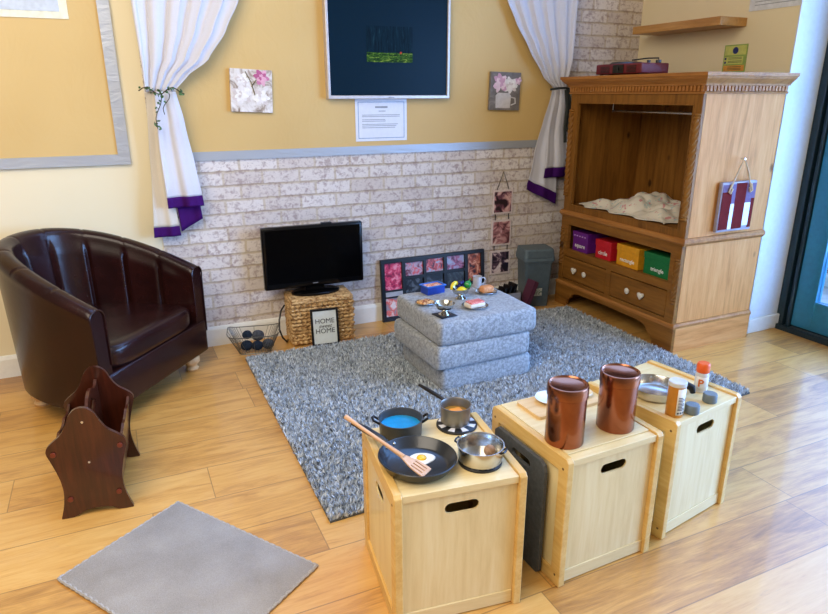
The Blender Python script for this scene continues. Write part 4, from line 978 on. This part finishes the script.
# fruit
fx, fy, fz = 1.785, 3.205, OZ+.052
def fruit(name, mb, mat, loc, label, cat): o = mb.build(name, mat); o.location = loc; tag(o, label, cat, 'play fruit in the silver bowl'); return o
LEM = plain(236, 206, 20, .4, name='lemon_yellow')
fruit('lemon', MB().lathe([(0, -.036), (.005, -.034), (.012, -.026), (.021, -.012), (.023, 0), (.021, .012), (.012, .026), (.005, .034), (0, .037)], 24, axis='x'), LEM, (fx-.005, fy-.022, fz+.006), 'yellow lemon at the front of the fruit bowl', 'lemon')
ban = MB(); ban.tube([(.035*math.cos(a), 0, .035*math.sin(a)) for a in [PI*(.15+.85*i/10) for i in range(11)]], lambda t: .004+.008*math.sin(PI*min(max(t, .02), .98))**.6, 8)
bo = fruit('banana', ban, LEM, (fx-.03, fy+.012, fz+.010), 'yellow banana curving over the left of the fruit bowl', 'banana'); bo.rotation_euler = (0, 0, .4)
gp = empty('grapes', (fx+.008, fy+.012, fz+.012), 0, 'bunch of dark blue grapes at the middle of the fruit bowl', 'grapes', 'play fruit in the silver bowl'); GR = plain(34, 36, 120, .3, name='grape_blue')
rr = random.Random(3)
for i in range(14): MB().ball((rr.uniform(-.018, .02), rr.uniform(-.012, .012), rr.uniform(0, .036)), .0095, 10, 7).build('grape', GR, gp)
MB().tube([(0, 0, .03), (.002, 0, .052)], .002, 6).build('stalk', TWIG, gp)
pe = empty('green_pepper', (fx+.04, fy-.002, fz+.006), 0, 'green pepper at the right of the fruit bowl', 'pepper', 'play fruit in the silver bowl')
def pep(u, v):
    a = 2*PI*u; r = .023*math.sin(PI*min(max(v, .001), .999))**.6*(1+.1*math.cos(4*a)); return (r*math.cos(a), r*math.sin(a), .05*(1-v)-.0)
m = MB(); m.grid(pep, 28, 16, cu=True); m.build('flesh', plain(20, 140, 60, .3, name='pepper_green', coat=.3), pe).rotation_euler = (0, .35, 0)
MB().tube([(.018, 0, .045), (.026, 0, .060)], .003, 6).build('stalk', plain(90, 170, 60, .5, name='stalk_green'), pe)
mg = empty('mug', (2.000, 3.375, OZ), -.2, 'silver mug at the back of the grey seat', 'mug')
MB().lathe([(0, 0), (.026, 0), (.028, .004), (.028, .068), (.030, .070), (.026, .070), (.025, .006), (0, .006)], 32).build('cup', plain(206, 204, 206, .4, .3, 'pewter'), mg)
MB().tube([(.028, 0, .058), (.045, 0, .058), (.052, 0, .045), (.048, 0, .026), (.028, 0, .016)], .0035, 8).build('handle', plain(206, 204, 206, .4, .3, 'pewter'), mg)

# ------------------------------------------------------------------ three birch play boxes
def play_box(loc, rz, W, D, H, label, lid=False):
    o = empty('play_box', (*loc, 0), rz, label, 'wooden box', 'birch play boxes in the front row'); T = .026
    for x0, nm in ((0, 'left'), (W-T, 'right')):
        # frame: two posts, top rail, bottom rail
        fr_ = MB().prism([(0, 0), (D, 0), (D, H-.012), (D-.012, H), (.012, H), (0, H-.012)], x0, x0+T, 'yz', holes=[rect(.045, .05, D-.045, H-.055)]).build('side_frame', PLYE['y'], o, bevel=.003)
        MB().prism(rect(.0455, .0505, D-.0455, H-.0555), x0+.009, x0+.015, 'yz', holes=[slot(D/2, H-.125, .10, .038)]).build('side_panel', PLY['z'], fr_)
        m = MB()
        for y, z_ in ((.022, H-.04), (D-.022, H-.04), (.022, .04)):
            m.cyl((x0-.0008 if nm == 'left' else x0+T-.0004, y, z_), .0045, .0012, 12, 'x')
        m.build('screw_cap', plain(110, 76, 40, .6, name='screw_plug'), fr_)
    MB().box((T+.0005, .006, H-.032), (W-T-.0005, D-.006, H-.008)).build('top_board', PLY['x'], o, bevel=.0015)
    if lid: MB().box((T+.004, .040, H-.0075), (W-T-.004, D-.008, H-.002)).build('lift_off_lid', PLY['x'], o, bevel=.0015)
    MB().prism(rect(T+.0005, .052, W-T-.0005, H-.033), .016, .022, 'xz', holes=[slot(W/2+.005, H-.085, .112, .036)]).build('front_panel', PLY['z'], o)
    MB().box((T+.0005, .012, .004), (W-T-.0005, .028, .0515)).build('bottom_rail', PLY['x'], o, bevel=.002)
    MB().box((T+.0005, D-.026, .004), (W-T-.0005, D-.016, H-.033)).build('back_panel', PLY['z'], o)
    MB().box((T+.0005, .028, .02), (W-T-.0005, D-.026, .03)).build('base_board', PLY['x'], o)
    return o
B1 = play_box((.610, 1.462), math.radians(-8), .427, .435, .494, 'birch play box with pans on top, leftmost of the three')
B2 = play_box((1.187, 1.405), math.radians(1.5), .415, .440, .494, 'birch play box carrying two copper canisters, middle of the three', lid=True)
B3 = play_box((1.692, 1.443), math.radians(9.5), .415, .425, .494, 'birch play box with a steel pan and shakers on top, rightmost of the three')
TZ = .4865
# grey panel propped against the middle box
GPAN = m_fabric('grey_laminate', lin(72, 74, 76), lin(86, 88, 90), 60, .5, bump=.05)
gp_ = empty('grey_panel', (1.162, 1.49, 0), math.radians(1.5), 'dark grey board with a handle slot standing between the left and middle play boxes', 'board')
MB().prism([(.012, 0), (.29, 0), (.30, .01), (.30, .425), (.28, .443), (.03, .443), (.008, .43), (0, .41), (0, .012)], 0, .016, 'yz', holes=[slot(.135, .395, .11, .03)]).build('board', GPAN, gp_, bevel=.003)

# hob rings and pans on the left box
def local(o, x, y): return o.matrix_basis if False else None
RING = plain(18, 18, 20, .4, name='black_enamel'); WPR = plain(220, 220, 224, .4, name='white_print')
def hob(x, y, r, label):
    o = empty('hob_ring', (x, y, TZ), 0, label, 'hob ring', 'toy hob rings on the left play box')
    MB().lathe([(0, 0), (r, 0), (r, .006), (r*.94, .009), (0, .009)], 40).build('disc', RING, o)
    m = MB()
    for i in range(8):
        a = 2*PI*i/8; m.xf((0, 0, 0), a); m.prism([(r*.5, -.006), (r*.92, -.012), (r*.92, .012), (r*.5, .006)], .0091, .0098, 'xy')
    m.xf().lathe([(r*.45, .0091), (r*.55, .0091), (r*.55, .0098), (r*.45, .0098)], 24, closed=True); m.build('star_print', WPR, o); return o
hob(.985, 1.775, .072, 'black hob ring with white star print under the small grey saucepan'); hob(.940, 1.535, .070, 'black hob ring under the open steel pan')
DGR = plain(74, 76, 78, .4, .3, 'dark_nonstick'); MGR = plain(136, 132, 126, .35, .7, 'grey_steel', vary=.04)
HZ = TZ+.0105
def pan_body(o, r, h, m_out, m_in, wall=.0025):
    MB(m_out).lathe([(0, 0), (r*.93, 0), (r*.98, .006), (r, h-.002), (r+.002, h), (r, h), (r-wall, h-.002), (r-wall*1.5, .008), (r*.9, .004), (0, .004)], 48).build('pan_body', None, o)
# frying pan
fp = empty('frying_pan', (.744, 1.590, TZ+.0045), 0, 'large black frying pan holding a fried egg on the left play box', 'frying pan')
MB().lathe([(0, 0), (.092, 0), (.105, .006), (.122, .036), (.1245, .0375), (.122, .039), (.1195, .038), (.102, .009), (.09, .0045), (0, .004)], 64).build('pan_body', plain(30, 33, 36, .28, name='black_nonstick', spec=.5, coat=.15), fp)
fp.rotation_euler = (0, math.radians(2.2), 0)
ha = math.atan2(1.90-1.590, .60-.752); R0 = .118
def hpt(d, z, off=0): return (d*math.cos(ha)-off*math.sin(ha), d*math.sin(ha)+off*math.cos(ha), z)
MB().tube([hpt(R0, .030), hpt(R0+.03, .038), hpt(R0+.10, .046), hpt(R0+.165, .050)], lambda t: .007+.006*math.sin(PI*t*.9), 10).build('handle', BLACK, fp)
m = MB()
for o_ in (-.018, .018): m.ball(hpt(.112, .028, o_), .0055, 12, 8)
m.build('rivet', SIL, fp)
eg = empty('fried_egg', (.768, 1.612, TZ+.0088), 0, 'fried egg with yellow yolk in the frying pan', 'egg')
eg.rotation_euler = (0, math.radians(2.2), 0)
def egw(u, v):
    a = 2*PI*u; R = .045*(1+.10*math.sin(2*a+.6)+.07*math.sin(3*a+2)); return (R*v*math.cos(a), R*.85*v*math.sin(a), .0045*(1-v**6)**.5 if v < 1 else 0)
m = MB(); m.grid(egw, 48, 12, cu=True); m.build('egg_white', plain(236, 234, 222, .45, name='egg_white'), eg, solid=.001)
MB().ball((0.002, .0, .005), .0165, 20, 12, (1, 1, .55)).build('yolk', plain(240, 190, 20, .3, name='egg_yolk', coat=.4), eg)
# slotted spatula resting across the pan
SPW = wood('pale_beech_spoon', lin(188, 142, 104), lin(206, 162, 124), lin(218, 178, 140), .55, 'x', 1.5)
a0, a1 = Vector((.572, 1.765, .618)), Vector((.734, 1.512, .518)); dl = a1-a0; L_ = dl.length
sp = empty('slotted_spatula', a0, 0, 'pale wooden slotted spatula lying across the frying pan', 'spatula')
sp.rotation_mode = 'QUATERNION'; sp.rotation_quaternion = dl.to_track_quat('X', 'Z')
MB().tube([(0, 0, 0), (.05, 0, 0), (L_*.5, 0, 0), (L_-.08, 0, 0)], lambda t: .0068+.0015*math.cos(t*6), 10).build('handle', SPW, sp)
out = sm([(L_-.095, -.006), (L_-.07, -.014), (L_-.04, -.023), (L_, -.026), (L_+.008, -.02), (L_+.008, .02), (L_, .026), (L_-.04, .023), (L_-.07, .014), (L_-.095, .006)], 3)
MB().prism(out, -.0025, .0025, 'xy', holes=[slot(L_-.024, y, .044, .004, 3) for y in (-.013, 0, .013)]).build('blade', SPW, sp, bevel=.001)
# blue-content pan
pb = empty('casserole_pan', (.780, 1.800, TZ+.001), 0, 'dark casserole pan with blue contents behind the frying pan', 'pan')
MB().lathe([(0, 0), (.066, 0), (.072, .006), (.0745, .060), (.077, .063), (.0735, .063), (.0715, .058), (.069, .008), (0, .005)], 48).build('pan_body', DGR, pb)
MB().lathe([(0, .0345), (.0702, .0345), (.0702, .0355), (0, .038)], 40).build('contents', plain(20, 140, 196, .3, name='bright_blue_card', coat=.2), pb)
for s in (-1, 1):
    MB().tube([(s*.072, -.016, .050), (s*.092, -.016, .064), (s*.097, 0, .068), (s*.092, .016, .064), (s*.072, .016, .050)], .0045, 8).build('handle', BLACK, pb)
pb.rotation_euler = (0, 0, -.35)
# small grey saucepan on the rear ring
ssp = empty('saucepan', (.985, 1.785, HZ), 0, 'small grey saucepan with orange contents on the rear hob ring', 'saucepan')
MB().lathe([(0, 0), (.048, 0), (.052, .004), (.053, .066), (.056, .068), (.053, .068), (.0505, .064), (.049, .007), (0, .005)], 48).build('pan_body', MGR, ssp)
MB().lathe([(0, .034), (.0485, .034), (.0485, .036), (0, .037)], 32).build('contents', plain(150, 112, 40, .5, name='brown_soup'), ssp)
MB().rbox((-.022, -.02, .030), (.022, .014, .048), .005, 3).build('carrot_piece', plain(228, 142, 30, .5, name='carrot_orange'), ssp)
MB().tube([(-.012, .050, .058), (-.025, .085, .066), (-.045, .15, .072), (-.055, .185, .074)], lambda t: .005+.003*math.sin(PI*t), 10).build('handle', BLACK, ssp)
# steel pan on the front ring
sp2 = empty('steel_pan', (.940, 1.535, HZ), 0, 'open stainless steel pan on the front hob ring', 'pan')
MB().lathe([(0, 0), (.066, 0), (.070, .004), (.0725, .052), (.0755, .054), (.072, .054), (.0700, .050), (.067, .007), (0, .005)], 56).build('pan_body', STEEL, sp2)
for s in (-1, 1): MB().tube([(s*.071, -.014, .044), (s*.082, -.014, .050), (s*.084, 0, .050), (s*.082, .014, .050), (s*.071, .014, .044)], .0035, 8).build('handle', BLACK, sp2)
sp2.rotation_euler = (0, 0, -.9)
pot = empty('play_potato', (.972, 1.532, HZ+.0235), 0, 'brown wooden play potato inside the open steel pan', 'play food')
MB().ball((0, 0, 0), .019, 18, 12, (1.05, .9, .95)).build('body', blob_mat('potato_brown', [(.35, lin(130, 92, 60)), (.65, lin(176, 140, 104))], 30, 3), pot)

# ---- middle box: canisters, board and plates
COP = NT('polished_copper'); COP.b.inputs['Anisotropic'].default_value = .85; tg_ = COP.n('Tangent', direction_type='RADIAL', axis='Z'); COP.l(tg_.outputs[0], COP.b.inputs['Tangent']); COPPER = COP.set(COP.ramp(COP.noise(COP.pos(), 3, 2), [(.3, lin(146, 90, 68)), (.7, lin(160, 102, 78))]), .17, 1.)
CO2 = NT('copper_lid'); COPPER2 = CO2.set(lin(160, 102, 76), .22, 1.)
LZ2 = TZ+.0055
def canister(x, y, label):
    o = empty('copper_canister', (x, y, LZ2), 0, label, 'canister', 'copper canisters on the middle play box')
    MB().lathe([(0, 0), (.0625, 0), (.0645, .003), (.0645, .180), (0, .180)], 64).build('can_body', COPPER, o)
    MB().lathe([(.0652, .170), (.0675, .172), (.0675, .205), (.0655, .210), (.062, .211), (.058, .206), (.054, .204), (0, .203), (0, .162), (.0652, .170)], 64).build('lid', COPPER2, o)
canister(1.258, 1.522, 'polished copper canister at the left front of the middle play box')
canister(1.482, 1.528, 'polished copper canister at the right of the middle play box')
BRD = wood('pale_chopping_board', lin(206, 168, 110), lin(222, 186, 130), lin(230, 200, 148), .5, 'x', 1.)
cbd = empty('chopping_board', (1.412, 1.748, LZ2), math.radians(2), 'pale wooden chopping board at the back of the middle play box', 'chopping board')
MB().prism(rrect(.150, .072, .012, 4), 0, .012, 'xy').build('board', BRD, cbd, bevel=.002)
WCH = plain(226, 232, 236, .25, name='white_china', coat=.3)
def dish(x, y, r, mat, label, nm='saucer'):
    o = empty(nm, (x, y, LZ2+.0125), 0, label, 'saucer', 'small dishes on the chopping board')
    MB().lathe([(0, 0), (r*.55, 0), (r*.6, .003), (r, .014), (r*.97, .016), (r*.55, .006), (0, .005)], 40).build('dish', mat, o)
dish(1.375, 1.765, .055, WCH, 'white dish on the chopping board between the copper canisters'); dish(1.512, 1.755, .045, plain(232, 214, 178, .4, name='cream_china'), 'cream dish on the chopping board behind the right copper canister')

# ---- right box: steel pan, tin, shaker, grey knobs
bs = empty('steel_pan', (1.800, 1.665, TZ+.001), 0, 'wide stainless steel pan with a black handle on the right play box', 'pan')
MB().lathe([(0, 0), (.075, 0), (.085, .006), (.094, .040), (.098, .042), (.093, .042), (.091, .039), (.083, .009), (.075, .005), (0, .004)], 56).build('pan_body', STEEL, bs)
MB().tube([(.080, -.045, .036), (.095, -.062, .048), (.108, -.080, .040), (.110, -.085, .02)], lambda t: .010+.006*math.sin(PI*t), 10).build('handle', BLACK, bs)
tn = empty('label_tin', (1.742, 1.510, TZ), math.radians(-28), 'orange tin with a white label and pale lid on the right play box', 'tin')
MB().lathe([(0, 0), (.0305, 0), (.0305, .124), (0, .124)], 40).build('tin_body', plain(196, 128, 40, .35, .2, 'orange_tin'), tn)
MB().lathe([(.0308, .119), (.0322, .120), (.0322, .133), (.030, .135), (0, .134), (0, .121), (.0308, .119)], 40).build('lid', plain(206, 204, 200, .4, name='grey_white_lid'), tn)
def wrap(r, a0, a1, z0, z1, mat, nm, par, n=14):
    m = MB(); m.grid(lambda u, v: (r*math.cos(a0+(a1-a0)*u), r*math.sin(a0+(a1-a0)*u), z0+(z1-z0)*v), n, 3); return m.build(nm, mat, par, solid=.0004)
wrap(.0309, -1.75, -.15, .012, .114, plain(232, 230, 224, .5, name='white_label'), 'paper_label', tn)
m = MB()
rr = random.Random(8)
for k in range(9): m.grid(lambda u, v: (.0313*math.cos(-1.6+(1.2-.3*(k % 3))*u), .0313*math.sin(-1.6+(1.2-.3*(k % 3))*u), .030+.006*k+.003*v), 8, 2)
for k in range(4): m.grid(lambda u, v: (.0313*math.cos(-1.6+.35*k+.22*u), .0313*math.sin(-1.6+.35*k+.22*u), .016+.007*v), 3, 2)
m.build('label_print', INKD, tn)
sk_ = empty('seasoning_shaker', (1.990, 1.615, TZ), math.radians(-50), 'clear shaker with an orange cap and orange lettering on the right play box', 'shaker')
MB().lathe([(0, 0), (.0235, 0), (.0255, .004), (.0255, .072), (.020, .086), (0, .088)], 32).build('bottle', plain(214, 212, 214, .25, name='clear_plastic_body', coat=.4), sk_)
MB().lathe([(.0, .080), (.023, .081), (.0245, .084), (.0245, .114), (.021, .119), (0, .119)], 32).build('cap', plain(236, 96, 28, .4, name='orange_cap'), sk_)
wrap(.0258, -2.4, -.5, .010, .066, plain(226, 222, 220, .5, name='pale_label'), 'paper_label', sk_)
text(None, 'P', .042, face_y(-.002, -.0267, .040), plain(214, 110, 40, .5, name='orange_print'), 'lettering', sk_, bold=.0012)
KN = plain(110, 122, 128, .6, name='grey_knob')
for x, y, lb in ((1.812, 1.492, 'round grey knob nearest the orange tin on the right play box'), (1.945, 1.530, 'round grey knob nearest the orange capped shaker on the right play box')):
    tag(MB().lathe([(0, 0), (.024, 0), (.026, .003), (.026, .030), (.0235, .035), (0, .036)], 32).build('control_knob', KN), lb, 'knob', 'grey knobs on the right play box').location = (x, y, TZ)
